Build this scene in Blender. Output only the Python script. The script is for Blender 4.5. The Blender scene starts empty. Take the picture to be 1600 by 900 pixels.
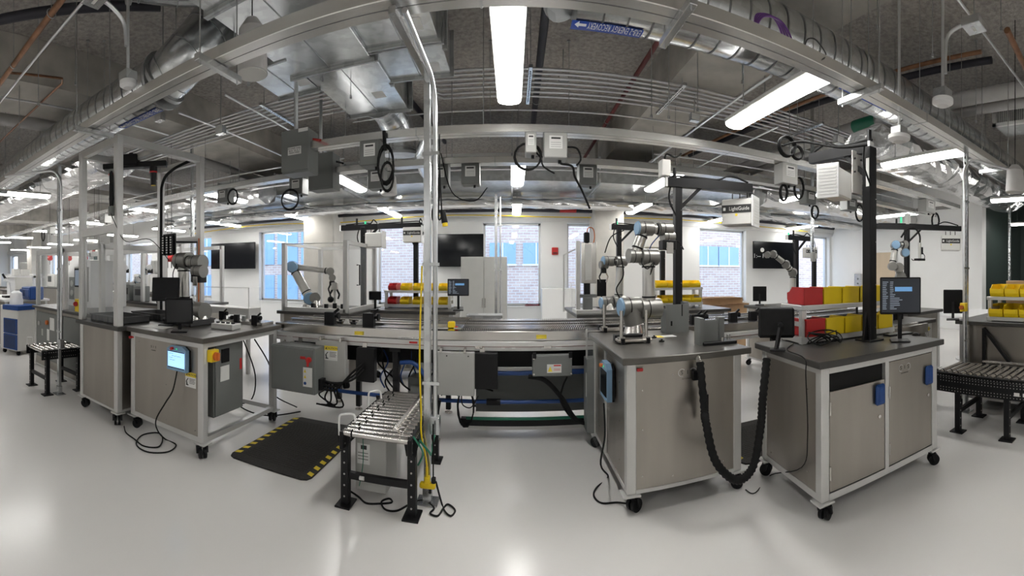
import bpy, math, random
from math import sin, cos, tan, pi, atan2, sqrt, radians as R
from mathutils import Vector as V, Matrix as M
random.seed(7)
scn = bpy.context.scene
COL = scn.collection
# ---------------------------------------------------------------- camera: cylindrical sweep panorama, 143 degrees wide
F, CX, CY, HC = 640.0, 800.0, 428.0, 1.45
cd = bpy.data.cameras.new('camera'); cam = bpy.data.objects.new('camera', cd); COL.objects.link(cam)
cam.location = (0, 0, HC); cam.rotation_euler = (R(90), 0, 0)
cd.type = 'PANO'
cd.panorama_type = 'CENTRAL_CYLINDRICAL'
cd.central_cylindrical_range_u_min = -CX / F; cd.central_cylindrical_range_u_max = (1600 - CX) / F
cd.central_cylindrical_range_v_min = -(900 - CY) / F; cd.central_cylindrical_range_v_max = CY / F
cd.central_cylindrical_radius = 1.0
cd.clip_end = 200
scn.camera = cam
# ---------------------------------------------------------------- colour management, sky, sun
vs = scn.view_settings
scn.display_settings.display_device = 'sRGB'
vs.view_transform = 'Standard'; vs.look = 'None'; vs.gamma = 1.0; vs.use_curve_mapping = False
vs.exposure = 0.42
LAMP = 26.0          # strength of every LED diffuser
LAMP_UP = 2.0
w = bpy.data.worlds.new('sky'); scn.world = w; w.use_nodes = True
nt = w.node_tree; nt.nodes.clear()
bg = nt.nodes.new('ShaderNodeBackground'); ou = nt.nodes.new('ShaderNodeOutputWorld')
gr = nt.nodes.new('ShaderNodeValToRGB'); tc = nt.nodes.new('ShaderNodeTexCoord'); sp = nt.nodes.new('ShaderNodeSeparateXYZ')
nt.links.new(tc.outputs['Generated'], sp.inputs[0]); nt.links.new(sp.outputs[2], gr.inputs[0])
gr.color_ramp.elements[0].color = (.92, .94, 1, 1); gr.color_ramp.elements[1].color = (.50, .72, 1, 1)
nt.links.new(gr.outputs[0], bg.inputs[0]); bg.inputs[1].default_value = 3.1
nt.links.new(bg.outputs[0], ou.inputs[0])
try:
    scn.cycles.use_denoising = True
    scn.cycles.max_bounces = 8; scn.cycles.diffuse_bounces = 4; scn.cycles.glossy_bounces = 3
    scn.cycles.transparent_max_bounces = 12; scn.cycles.sample_clamp_indirect = 6
    scn.cycles.caustics_reflective = False; scn.cycles.caustics_refractive = False
except Exception:
    pass

# ---------------------------------------------------------------- surveying: a sighting (x, y) of the photograph plus one known distance gives a place
def th(x): return (x - CX) / F
def at_r(x, y, r): return V((r * sin(th(x)), r * cos(th(x)), HC + (CY - y) / F * r))
def at_Y(x, y, Y): return at_r(x, y, Y / cos(th(x)))
def at_X(x, y, X): return at_r(x, y, X / sin(th(x)))
def at_h(x, y, h): return at_r(x, y, F * (HC - h) / (y - CY))
def XatY(x, Y): return Y * tan(th(x))

# ---------------------------------------------------------------- mesh builder
class MB:
    def __init__(s): s.v = []; s.f = []; s.m = []; s.sm = []; s.cur = 0
    def mat(s, i): s.cur = i; return s
    def add(s, vs, fs, smooth=False):
        n = len(s.v); s.v += [tuple(p) for p in vs]
        for f in fs: s.f.append([n + i for i in f]); s.m.append(s.cur); s.sm.append(smooth)
        return s
    def box(s, x0, x1, y0, y1, z0, z1, b=0.0, rot=None, o=None):
        if b <= 0:
            p = [(x, y, z) for z in (z0, z1) for y in (y0, y1) for x in (x0, x1)]
            fs = [(0, 2, 3, 1), (4, 5, 7, 6), (0, 1, 5, 4), (2, 6, 7, 3), (0, 4, 6, 2), (1, 3, 7, 5)]
        else:
            b = min(b, abs(x1 - x0) * .45, abs(y1 - y0) * .45, abs(z1 - z0) * .45)
            p = []; idx = {}
            for k, z in enumerate((z0, z1)):
                for j, y in enumerate((y0, y1)):
                    for i, x in enumerate((x0, x1)):
                        sx = b if i == 0 else -b; sy = b if j == 0 else -b; sz = b if k == 0 else -b
                        for a, q in enumerate(((x, y + sy, z + sz), (x + sx, y, z + sz), (x + sx, y + sy, z))):
                            idx[(i, j, k, a)] = len(p); p.append(q)
            g = lambda i, j, k, a: idx[(i, j, k, a)]
            fs = []
            for i in (0, 1):
                q = [g(i, 0, 0, 0), g(i, 1, 0, 0), g(i, 1, 1, 0), g(i, 0, 1, 0)]; fs.append(q if i else q[::-1])
            for j in (0, 1):
                q = [g(0, j, 0, 1), g(1, j, 0, 1), g(1, j, 1, 1), g(0, j, 1, 1)]; fs.append(q[::-1] if j else q)
            for k in (0, 1):
                q = [g(0, 0, k, 2), g(1, 0, k, 2), g(1, 1, k, 2), g(0, 1, k, 2)]; fs.append(q if k else q[::-1])
            for i in (0, 1):
                for j in (0, 1):
                    q = [g(i, j, 0, 0), g(i, j, 1, 0), g(i, j, 1, 1), g(i, j, 0, 1)]; fs.append(q if (i + j) % 2 == 0 else q[::-1])
            for i in (0, 1):
                for k in (0, 1):
                    q = [g(i, 0, k, 0), g(i, 0, k, 2), g(i, 1, k, 2), g(i, 1, k, 0)]; fs.append(q if (i + k) % 2 == 0 else q[::-1])
            for j in (0, 1):
                for k in (0, 1):
                    q = [g(0, j, k, 1), g(1, j, k, 1), g(1, j, k, 2), g(0, j, k, 2)]; fs.append(q if (j + k) % 2 else q[::-1])
            for i in (0, 1):
                for j in (0, 1):
                    for k in (0, 1):
                        q = [g(i, j, k, 0), g(i, j, k, 1), g(i, j, k, 2)]; fs.append(q if (i + j + k) % 2 else q[::-1])
        if rot is not None:
            c = V(o) if o is not None else V(((x0 + x1) / 2, (y0 + y1) / 2, (z0 + z1) / 2))
            p = [c + rot @ (V(q) - c) for q in p]
        return s.add(p, fs)
    def cbox(s, c, d, b=0.0, rot=None):
        return s.box(c[0] - d[0] / 2, c[0] + d[0] / 2, c[1] - d[1] / 2, c[1] + d[1] / 2, c[2] - d[2] / 2, c[2] + d[2] / 2, b, rot)
    def bar(s, a, b, w, h=None, up=(0, 0, 1)):
        a = V(a); b = V(b); d = (b - a).normalized(); h = h or w
        u = V(up)
        if abs(d.dot(u)) > .98: u = V((0, 1, 0))
        x = d.cross(u).normalized(); z = x.cross(d)
        p = []
        for c in (a, b):
            for i, j in ((-1, -1), (1, -1), (1, 1), (-1, 1)): p.append(c + x * (w / 2 * i) + z * (h / 2 * j))
        return s.add(p, [(0, 1, 2, 3), (7, 6, 5, 4), (0, 4, 5, 1), (1, 5, 6, 2), (2, 6, 7, 3), (3, 7, 4, 0)])
    def cyl(s, a, b, r, r2=None, n=12, cap=True):
        a = V(a); b = V(b); d = (b - a).normalized(); r2 = r if r2 is None else r2
        u = V((0, 0, 1)) if abs(d.z) < .9 else V((1, 0, 0))
        x = d.cross(u).normalized(); y = x.cross(d)
        ra = [a + (x * cos(2 * pi * i / n) + y * sin(2 * pi * i / n)) * r for i in range(n)]
        rb = [b + (x * cos(2 * pi * i / n) + y * sin(2 * pi * i / n)) * r2 for i in range(n)]
        s.add(ra + rb, [(i, n + i, n + (i + 1) % n, (i + 1) % n) for i in range(n)], True)
        if cap: s.add(ra, [tuple(range(n))]); s.add(rb, [tuple(range(n - 1, -1, -1))])
        return s
    def tube(s, pts, r, n=8, ring=None):
        pts = [V(p) for p in pts]; m = len(pts); rings = []
        px = None
        for i, p in enumerate(pts):
            d = (pts[min(i + 1, m - 1)] - pts[max(i - 1, 0)]).normalized()
            if px is None:
                u = V((0, 0, 1)) if abs(d.z) < .9 else V((1, 0, 0)); x = d.cross(u).normalized()
            else:
                x = (px - d * px.dot(d)).normalized()
            px = x; y = d.cross(x); rr = r[i] if isinstance(r, (list, tuple)) else r
            rings.append([p + (x * cos(2 * pi * k / n) + y * sin(2 * pi * k / n)) * rr for k in range(n)])
        vs = [q for rg in rings for q in rg]
        s.add(vs, [(i * n + k, i * n + (k + 1) % n, (i + 1) * n + (k + 1) % n, (i + 1) * n + k) for i in range(m - 1) for k in range(n)], True)
        s.add(rings[0], [tuple(range(n - 1, -1, -1))]); s.add(rings[-1], [tuple(range(n))])
        return s
    def ball(s, c, r, n=12, sz=1.0, z0=-1.0, z1=1.0):
        k = max(4, n // 2); vs = []; c = V(c)
        for i in range(k + 1):
            z = z0 + (z1 - z0) * i / k; z = sin(z * pi / 2); q = sqrt(max(0, 1 - z * z))
            for j in range(n): vs.append(c + V((r * q * cos(2 * pi * j / n), r * q * sin(2 * pi * j / n), r * z * sz)))
        return s.add(vs, [(i * n + j, i * n + (j + 1) % n, (i + 1) * n + (j + 1) % n, (i + 1) * n + j) for i in range(k) for j in range(n)], True)
    def prism(s, pts, axis, a, b):
        """outline in the two other axes, pushed along axis from a to b"""
        def mk(p, t):
            if axis == 'x': return (t, p[0], p[1])
            if axis == 'y': return (p[0], t, p[1])
            return (p[0], p[1], t)
        n = len(pts); A = [mk(p, a) for p in pts]; B = [mk(p, b) for p in pts]
        return s.add(A + B, [tuple(range(n - 1, -1, -1)), tuple(range(n, 2 * n))] + [(i, (i + 1) % n, n + (i + 1) % n, n + i) for i in range(n)])
    def xf(s, mtx, start=0):
        for i in range(start, len(s.v)): s.v[i] = tuple(mtx @ V(s.v[i]))
        return s
    def join(s, o, off=(0, 0, 0), rz=0):
        mt = M.Translation(off) @ M.Rotation(rz, 4, 'Z'); n = len(s.v)
        s.v += [tuple(mt @ V(p)) for p in o.v]
        for f, k, q in zip(o.f, o.m, o.sm): s.f.append([n + i for i in f]); s.m.append(s.cur); s.sm.append(q)
        return s

def mesh_of(mb, mats):
    me = bpy.data.meshes.new('m'); me.from_pydata([tuple(p) for p in mb.v], [], mb.f)
    for m_ in mats: me.materials.append(m_)
    me.polygons.foreach_set('material_index', mb.m); me.polygons.foreach_set('use_smooth', mb.sm)
    me.update(); return me
def obj(name, mb, mats, parent=None, label=None):
    if not isinstance(mats, (list, tuple)): mats = [mats]
    me = mesh_of(mb, mats); me.name = name
    o = bpy.data.objects.new(name, me); COL.objects.link(o)
    if parent is not None: o.parent = parent
    if label: o['label'] = label
    return o
def struct(name, mb, mats, parent=None):
    o = obj(name, mb, mats, parent)
    if parent is None: o['kind'] = 'structure'
    return o
def tag(o, label, cat, group=None):
    o['label'] = label; o['category'] = cat
    if group: o['group'] = group
    return o
def thing(name, label, cat, loc=(0, 0, 0), rz=0, group=None):
    o = bpy.data.objects.new(name, None); COL.objects.link(o); o.empty_display_size = .1
    o.location = loc; o.rotation_euler = (0, 0, rz)
    return tag(o, label, cat, group)
def kids(o): return [c for c in bpy.data.objects if c.parent == o]
TREE = {}
def snapshot(o): return [(c, [g for g in kids(c)]) for c in kids(o)]
def dup(o, loc, rz=None, label=None, group=None, snap=None):
    r = o.copy(); COL.objects.link(r); r.location = loc
    if rz is not None: r.rotation_euler = (0, 0, rz)
    if label: r['label'] = label
    if group: r['group'] = group
    for c, gs in (snap if snap is not None else snapshot(o)):
        k = c.copy(); COL.objects.link(k); k.parent = r
        for g in gs:
            h = g.copy(); COL.objects.link(h); h.parent = k
    return r
def arc(c, r, a0, a1, n, plane='xz'):
    out = []
    for i in range(n + 1):
        a = a0 + (a1 - a0) * i / n; u, v_ = r * cos(a), r * sin(a)
        out.append(V(c) + (V((u, 0, v_)) if plane == 'xz' else V((u, v_, 0)) if plane == 'xy' else V((0, u, v_))))
    return out
def spline(pts, k=6):
    pts = [V(p) for p in pts]; out = []
    P = [pts[0]] + pts + [pts[-1]]
    for i in range(1, len(P) - 2):
        a, b, c, d = P[i - 1], P[i], P[i + 1], P[i + 2]
        for j in range(k):
            t = j / k
            out.append(.5 * ((2 * b) + (c - a) * t + (2 * a - 5 * b + 4 * c - d) * t * t + (3 * b - a - 3 * c + d) * t ** 3))
    out.append(pts[-1]); return out
_txt = {}
def text_mb(s, h, depth=.001, align='CENTER', sx=1.0):
    """lettering standing in the xz plane, facing -y, baseline centred on the origin"""
    key = s
    if key not in _txt:
        c = bpy.data.curves.new('t', 'FONT'); c.body = s; c.size = 1.0; c.extrude = .004; c.align_x = align; c.align_y = 'CENTER'; c.resolution_u = 2
        o = bpy.data.objects.new('t', c); COL.objects.link(o); dg = bpy.context.evaluated_depsgraph_get(); dg.update()
        me = bpy.data.meshes.new_from_object(o.evaluated_get(dg)); 
        _txt[key] = ([tuple(q.co) for q in me.vertices], [tuple(p.vertices) for p in me.polygons])
        bpy.data.objects.remove(o); bpy.data.curves.remove(c); bpy.data.meshes.remove(me)
    vs_, fs = _txt[key]; m = MB(); k = h / .7
    m.add([(p[0] * k * sx, -p[2] * .1 - .0005, p[1] * k) for p in vs_], fs); return m

# ---------------------------------------------------------------- materials
MATS = {}
def mat(name, col, rough=.5, metal=0.0, kind=None, scale=1.0, amt=.1, bump=0.0, emit=0.0, col2=None, alpha=1.0, coat=0.0, stretch=None, spec=.5):
    if name in MATS: return MATS[name]
    m = bpy.data.materials.new(name); m.use_nodes = True; n = m.node_tree; L = n.links.new
    b = n.nodes['Principled BSDF']; b.inputs['Base Color'].default_value = (*col, 1); b.inputs['Roughness'].default_value = rough
    b.inputs['Metallic'].default_value = metal; b.inputs['Specular IOR Level'].default_value = spec
    if coat: b.inputs['Coat Weight'].default_value = coat; b.inputs['Coat Roughness'].default_value = .05
    if emit: b.inputs['Emission Color'].default_value = (*col, 1); b.inputs['Emission Strength'].default_value = emit
    if alpha < 1: b.inputs['Alpha'].default_value = alpha
    c2 = col2 or tuple(max(0, c * (1 - amt)) for c in col)
    if kind:
        tcn = n.nodes.new('ShaderNodeTexCoord'); mp = n.nodes.new('ShaderNodeMapping'); L(tcn.outputs['Object'], mp.inputs[0])
        if stretch: mp.inputs['Scale'].default_value = stretch
        if kind == 'voronoi':
            t = n.nodes.new('ShaderNodeTexVoronoi'); t.inputs['Scale'].default_value = scale; fac = t.outputs['Color']
        else:
            t = n.nodes.new('ShaderNodeTexNoise'); t.inputs['Scale'].default_value = scale; t.inputs['Detail'].default_value = 5; fac = t.outputs['Fac']
        L(mp.outputs[0], t.inputs['Vector'])
        rp = n.nodes.new('ShaderNodeValToRGB'); rp.color_ramp.elements[0].color = (*c2, 1); rp.color_ramp.elements[1].color = (*col, 1)
        rp.color_ramp.elements[0].position = .3; rp.color_ramp.elements[1].position = .7
        L(fac, rp.inputs[0]); L(rp.outputs[0], b.inputs['Base Color'])
        if emit: L(rp.outputs[0], b.inputs['Emission Color'])
        if bump:
            bp = n.nodes.new('ShaderNodeBump'); bp.inputs['Strength'].default_value = bump; bp.inputs['Distance'].default_value = .02
            L(fac, bp.inputs['Height']); L(bp.outputs[0], b.inputs['Normal'])
    MATS[name] = m; return m
m_floor = mat('epoxy_floor', (.80, .785, .765), .22, 0, 'noise', .8, .05)
m_slab = mat('sprayed_ceiling', (.47, .44, .41), .95, 0, 'noise', 22, .42, .9)
m_conc = mat('smooth_concrete', (.52, .495, .45), .85, 0, 'noise', 2.6, .35, .15)
m_colc = mat('column_concrete', (.52, .50, .46), .8, 0, 'noise', 3, .18, .1)
m_wall = mat('painted_wall', (.80, .80, .79), .7, 0, 'noise', 3, .02)
m_green = mat('dark_green_wall', (.035, .05, .045), .45, 0, 'noise', 2, .1)
m_steel = mat('brushed_stainless', (.40, .372, .335), .33, .9, 'noise', 6, .13, .015, stretch=(1, 1, .12))
m_steel2 = mat('polished_stainless', (.68, .66, .63), .22, 1, 'noise', 5, .1)
m_alu = mat('anodised_aluminium', (.66, .655, .64), .42, .55, 'noise', 9, .05)
m_rail = mat('busway_aluminium', (.80, .79, .77), .27, .85, 'noise', 1.4, .12, stretch=(1, 1, 4))
m_galv = mat('galvanised_duct', (.68, .70, .71), .25, .9, 'voronoi', 14, .16)
m_gald = mat('galvanised_dull', (.45, .46, .46), .45, .8, 'voronoi', 10, .2)
m_seam = mat('duct_seam', (.20, .20, .20), .5, .6, 'noise', 9, .1)
m_cond = mat('steel_conduit', (.74, .75, .76), .28, .9, 'noise', 8, .1)
m_foil = mat('wrinkled_foil', (.80, .80, .80), .24, .95, 'noise', 5, .12, 1.0)
m_copper = mat('copper_pipe', (.34, .17, .09), .45, .5, 'noise', 8, .5)
m_blackpipe = mat('black_pipe', (.025, .025, .035), .5, .2, 'noise', 9, .3)
m_redpipe = mat('red_pipe', (.13, .015, .015), .5, .1, 'noise', 9, .2)
m_black = mat('black_plastic', (.006, .006, .007), .45, 0, 'noise', 20, .2, spec=.2)
m_blkm = mat('black_painted_steel', (.009, .009, .010), .42, 0, 'noise', 12, .2, spec=.25)
m_rub = mat('black_rubber', (.011, .011, .011), .7, 0, 'noise', 30, .3, spec=.2)
m_char = mat('charcoal_top', (.05, .048, .045), .35, 0, 'noise', 6, .2)
m_ttop = mat('steel_worktop', (.13, .122, .11), .3, .45, 'noise', 5, .22)
m_gbox = mat('grey_enclosure', (.17, .178, .172), .5, 0, 'noise', 6, .06)
m_lbox = mat('light_grey_enclosure', (.42, .42, .40), .5, .1, 'noise', 6, .05)
m_beige = mat('projector_white', (.70, .69, .66), .5, 0, 'noise', 10, .03)
m_white = mat('white_plastic', (.80, .80, .80), .45, 0, 'noise', 10, .03)
m_red = mat('red_plastic', (.52, .02, .02), .4, 0, 'noise', 10, .1)
m_yel = mat('yellow_plastic', (.87, .62, .01), .42, 0, 'noise', 10, .06)
m_ylab = mat('yellow_label', (.80, .62, .05), .6, 0, 'noise', 10, .05)
m_wlab = mat('white_label', (.74, .74, .72), .6, 0, 'noise', 10, .04)
m_ink = mat('label_ink', (.03, .03, .03), .6, 0, 'noise', 10, .1)
m_blu = mat('blue_plastic', (.012, .06, .24), .4, 0, 'noise', 10, .1)
m_blus = mat('blue_sign', (.01, .05, .32), .5, 0, 'noise', 10, .1)
m_sky = mat('robot_blue_cap', (.20, .33, .48), .4, 0, 'noise', 10, .06)
m_rob = mat('robot_grey', (.24, .235, .22), .35, .5, 'noise', 10, .06)
m_robt = mat('robot_tube', (.60, .59, .56), .28, .85, 'noise', 10, .06)
m_org = mat('orange_plastic', (.62, .16, .03), .45, 0, 'noise', 10, .1)
m_grn = mat('green_label', (.01, .16, .09), .5, 0, 'noise', 10, .1)
m_card = mat('cardboard', (.46, .30, .17), .8, 0, 'noise', 9, .15)
m_purp = mat('purple_cable', (.16, .05, .26), .5, 0, 'noise', 9, .1)
m_cream = mat('insulated_pipe_cover', (.50, .49, .48), .7, 0, 'noise', 6, .12)
m_wood = mat('pale_wood_door', (.62, .50, .36), .5, 0, 'noise', 4, .1, stretch=(1, 1, .1))
m_slot = mat('dark_slot', (.004, .004, .004), .9, 0, 'noise', 9, .1)
m_chassis = mat('lamp_housing_white', (.62, .61, .58), .5, 0, 'noise', 9, .03)
m_lamp = mat('lit_diffuser', (1, .985, .95), .5, 0, emit=LAMP)
m_lcd = mat('lit_blue_screen', (.35, .62, .92), .3, 0, 'noise', 3, .12, emit=.9)
m_scr = mat('dark_screen', (.006, .007, .009), .12, 0, 'noise', 3, .2, spec=.4)
m_scr2 = mat('lit_code_screen', (.03, .033, .04), .2, 0, 'noise', 3, .2, emit=.3, spec=.3)
m_scrb = mat('lit_window_blue', (.12, .28, .52), .3, 0, 'noise', 3, .1, emit=.5)
m_scrl = mat('lit_text_grey', (.22, .26, .32), .3, 0, 'noise', 3, .1, emit=.4)
m_grnl = mat('green_indicator', (.05, .5, .25), .4, 0, emit=.8)
m_acr = mat('clear_acrylic', (.85, .9, .92), .08, 0, alpha=.06)
m_tbin = mat('dark_grey_crate', (.06, .06, .062), .6, 0, 'noise', 12, .2)
m_tealrobot = mat('pale_blue_robot', (.50, .62, .70), .4, 0, 'noise', 9, .05)
m_mat = mat('anti_fatigue_mat', (.028, .026, .024), .75, 0, 'noise', 120, .4, .3)
def brick(name, c1, c2, mortar):
    m = bpy.data.materials.new(name); m.use_nodes = True; n = m.node_tree; L = n.links.new; b = n.nodes['Principled BSDF']
    tcn = n.nodes.new('ShaderNodeTexCoord'); sp_ = n.nodes.new('ShaderNodeSeparateXYZ'); cb = n.nodes.new('ShaderNodeCombineXYZ')
    L(tcn.outputs['Object'], sp_.inputs[0]); L(sp_.outputs[0], cb.inputs[0]); L(sp_.outputs[2], cb.inputs[1])
    t = n.nodes.new('ShaderNodeTexBrick'); t.inputs['Scale'].default_value = 1; t.inputs['Brick Width'].default_value = .30; t.inputs['Row Height'].default_value = .11
    t.inputs['Mortar Size'].default_value = .012; t.inputs['Color1'].default_value = (*c1, 1); t.inputs['Color2'].default_value = (*c2, 1); t.inputs['Mortar'].default_value = (*mortar, 1)
    L(cb.outputs[0], t.inputs['Vector']); L(t.outputs['Color'], b.inputs['Base Color']); b.inputs['Roughness'].default_value = .85; return m
m_brick = brick('pale_red_brick', (.50, .36, .32), (.62, .47, .40), (.66, .64, .62))
def glassmat():
    m = bpy.data.materials.new('window_glass'); m.use_nodes = True; n = m.node_tree; L = n.links.new; n.nodes.clear()
    o = n.nodes.new('ShaderNodeOutputMaterial'); t = n.nodes.new('ShaderNodeBsdfTransparent'); g = n.nodes.new('ShaderNodeBsdfGlossy'); mx = n.nodes.new('ShaderNodeMixShader')
    mx.inputs[0].default_value = .07
    t.inputs[0].default_value = (.90, .95, 1, 1); g.inputs['Roughness'].default_value = .02
    L(t.outputs[0], mx.inputs[1]); L(g.outputs[0], mx.inputs[2]); L(mx.outputs[0], o.inputs[0]); return m
m_glass = glassmat()
# ================================================================ SETTING
WY, SZ = 9.6, 4.3          # window wall, underside of slab
XL, XR, XR2, YB = -27.0, 9.5, 12.6, -6.0
struct('floor', MB().box(XL, XR2, YB, WY + .2, -.1, 0), m_floor)
struct('ceiling', MB().box(XL, XR2, YB, WY + .2, SZ, SZ + .15), m_slab)
for i, (a, b) in enumerate([(-23.6, -22.65), (-17.3, -16.35), (-11.0, -10.05), (-5.5, -4.55), (1.85, 2.75), (8.2, 9.1)]):
    o = struct('ceiling_beam', MB().box(a, b, YB, WY, 3.75, SZ), m_conc)
# window openings (x0, x1)
WIN = [(-26.6, -25.2), (-23.6, -22.2), (-20.2, -18.6), (-16.6, -15.0), (-13.2, -11.6), (-9.66, -8.66), (-6.82, -5.36), (-3.28, -2.1), (-.68, .68), (1.30, 1.92), (4.73, 6.17), (8.0, 9.4)]
Z0, Z1 = .70, 2.65
wb = MB(); xs = XL
for a, b in WIN:
    wb.box(xs, a, WY, WY + .3, 0, SZ); wb.box(a, b, WY, WY + .3, 0, Z0); wb.box(a, b, WY, WY + .3, Z1, SZ); xs = b
wb.box(xs, XR + .3, WY, WY + .3, 0, SZ)
struct('wall_back', wb, m_wall)
for i, (a, b) in enumerate(WIN):
    fr = MB(); t = .05
    fr.box(a, a + t, WY + .14, WY + .2, Z0, Z1); fr.box(b - t, b, WY + .14, WY + .2, Z0, Z1); fr.box(a, b, WY + .14, WY + .2, Z0, Z0 + t); fr.box(a, b, WY + .14, WY + .2, Z1 - t, Z1)
    o = struct('window_%d' % (i + 1), fr, m_alu)
    obj('pane', MB().box(a + t, b - t, WY + .165, WY + .172, Z0 + t, Z1 - t), m_glass, o)
    obj('sill', MB().box(a - .02, b + .02, WY - .03, WY + .13, Z0 - .03, Z0, .004), m_white, o)
struct('wall_right', MB().box(XR, XR + .25, 4.55, 6.93, 0, SZ).box(XR, XR + .25, 7.87, WY + .3, 0, SZ).box(XR, XR + .25, 6.93, 7.87, 2.12, SZ), m_wall)
struct('wall_corner', MB().box(XR + .25, XR2, 4.3, 4.55, 0, SZ), m_green)
struct('trim_3', MB().box(XR, XR + .25, 4.28, 4.55, 0, SZ), m_wall)
struct('wall_far_right', MB().box(XR2, XR2 + .2, YB, 4.5, 0, SZ), m_green)
struct('wall_left', MB().box(XL - .2, XL, YB, WY + .3, 0, SZ), m_wall)
struct('wall_front', MB().box(XL, XR2, YB - .2, YB, 0, SZ), m_wall)
d = struct('door_1', MB().box(XR + .02, XR + .07, 6.98, 7.82, .01, 2.08, .004), m_wood)
obj('frame', MB().box(XR - .02, XR + .1, 6.92, 6.98, 0, 2.14).box(XR - .02, XR + .1, 7.82, 7.88, 0, 2.14).box(XR - .02, XR + .1, 6.98, 7.82, 2.08, 2.14), m_alu, d)
obj('handle', MB().cyl((XR + .02, 7.1, 1.0), (XR - .05, 7.1, 1.0), .012).cyl((XR - .05, 7.1, 1.0), (XR - .05, 7.22, 1.0), .011), m_steel2, d)
# bulkhead over the window wall, columns
struct('trim_1', MB().box(XL, XR, WY - .10, WY, 2.78, 2.95), m_wall)
struct('trim_2', MB().box(XL, XR, WY - .04, WY, 2.68, 2.73), m_white)
for k, (px0, px1) in enumerate(((474, 521), (929, 975))):
    a, b = XatY(px0, 8.7), XatY(px1, 8.7)
    struct('concrete_column', MB().box(a, b, 8.7, 9.3, 0, SZ, .02), m_colc)
for a, b in ((-14.6, -13.9), (-21.4, -20.7)):
    struct('concrete_column', MB().box(a, b, 8.7, 9.3, 0, SZ, .02), m_colc)
# outside: ground and the brick building across the yard
struct('exterior_ground', MB().box(-40, 30, WY + .3, 40, -.6, -.5), mat('pale_paving', (.6, .6, .58), .9, 0, 'noise', 2, .1))
bl = thing('brick_building', 'pale brick building with blue-grey windows, across the yard outside', 'building', (0, 16.5, -.5))
obj('wall', MB().box(-30, 30, 0, 1, 0, 9), m_brick, bl)
m_bglass = mat('bluish_window_glass', (.30, .46, .68), .2, 0, 'noise', 2, .1)
for fx in (-17.2, -15.7, -14.2, -11.9, -10.6, -9.3):
    f = obj('window', MB().box(fx, fx + 1.1, -.06, .05, 2.4, 3.9).box(fx, fx + 1.1, -.06, .05, .5, 1.9), m_bglass, bl)
    obj('mullion', MB().box(fx + .52, fx + .58, -.08, 0, .5, 1.9).box(fx + .52, fx + .58, -.08, 0, 2.4, 3.9), m_white, f)
for fx in (-.9, .45, 8.0, 9.1, 12.5):
    f = obj('window', MB().box(fx, fx + 1.05, -.06, .05, 2.35, 3.2), m_bglass, bl)
    obj('mullion', MB().box(fx + .5, fx + .55, -.08, 0, 2.35, 3.2).box(fx - .04, fx + 1.09, -.08, 0, 2.28, 2.35), m_white, f)

# ---------------------------------------------------------------- LED wrap lights
LH, LL, LW = 2.75, 1.2, .18
def led_proto():
    t = thing('ceiling_light', 'x', 'light', (0, 0, LH))
    n = 10; prof = [(-LW / 2, .045)] + [(-LW / 2 * cos(pi * k / n), .045 - .045 * sin(pi * k / n) ** .6) for k in range(1, n)] + [(LW / 2, .045)]
    obj('diffuser', MB().prism(prof[::-1], 'y', -LL / 2, LL / 2), m_lamp, t)
    obj('housing', MB().box(-LW / 2 - .006, LW / 2 + .006, -LL / 2 - .01, LL / 2 + .01, .045, .085, .006), m_chassis, t)
    obj('hanger_rod', MB().cyl((0, -.45, .08), (0, -.45, SZ - LH), .004, n=6).cyl((0, .45, .08), (0, .45, SZ - LH), .004, n=6), m_galv, t)
    return t
led = led_proto(); lsnap = snapshot(led)
LIGHTS = [(-.02, 2.55, 'lit white tube light directly above the aisle, largest and hanging vertically in view'),
 (1.90, 2.55, 'lit tube light right of the aisle, under the aluminium rail beside the green conduit bracket'),
 (4.0, 2.5, 'lit tube light in front of the foil-wrapped duct on the right'),
 (.08, 5.5, 'second lit tube light straight ahead, between the two aluminium rails'), (.1, 8.5, 'farthest lit tube light straight ahead, near the window wall'),
 (2.15, 5.55, 'lit tube light beside the black crossarm holding a projector'), (2.55, 8.0, 'lit tube light above the upright robot, near the window wall'),
 (-2.35, 5.5, 'lit tube light just right of the two hanging grey boxes'), (-2.6, 8.5, 'lit tube light between the column and the hanging projector sign'),
 (-4.8, 8.5, 'lit tube light left of the concrete column, close to the window wall'), (-4.6, 5.4, 'lit tube light behind the aluminium cage post, above the left television'),
 (-7.1, 8.4, 'lit tube light above the left wall television'), (-6.65, 5.2, 'lit tube light seen through the tall aluminium cage'),
 (-6.4, 2.4, 'lit tube light at the left edge below the foil duct'), (4.6, 5.3, 'lit tube light behind the rail boxes on the right'),
 (4.9, 8.9, 'lit tube light left of the right wall television'), (7.6, 8.9, 'lit tube light above the rightmost window'), (7.5, 5.5, 'lit tube light behind the tall black post'),
 (6.9, 2.3, 'lit tube light at the right edge below the rail'), (10.4, 3.2, 'lit tube light in front of the dark green wall')]
for i, (x, y, l) in enumerate(LIGHTS):
    if i == 0: led.location = (x, y, LH); led['label'] = l; led['group'] = 'LED tube lights'
    else: dup(led, (x, y, LH), 0, l, 'LED tube lights', lsnap)
for x, cn in zip((-9.2, -11.6, -14.0, -16.4, -18.8, -21.2), ('first', 'second', 'third', 'fourth', 'fifth', 'farthest')):
    for y, rn in ((2.4, 'nearest'), (5.3, 'middle'), (8.3, 'window-side')):
        dup(led, (x, y, LH), 0, '%s lit tube of the %s row running off to the far left' % (cn, rn), 'distant tube lights on the left', lsnap)
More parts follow.
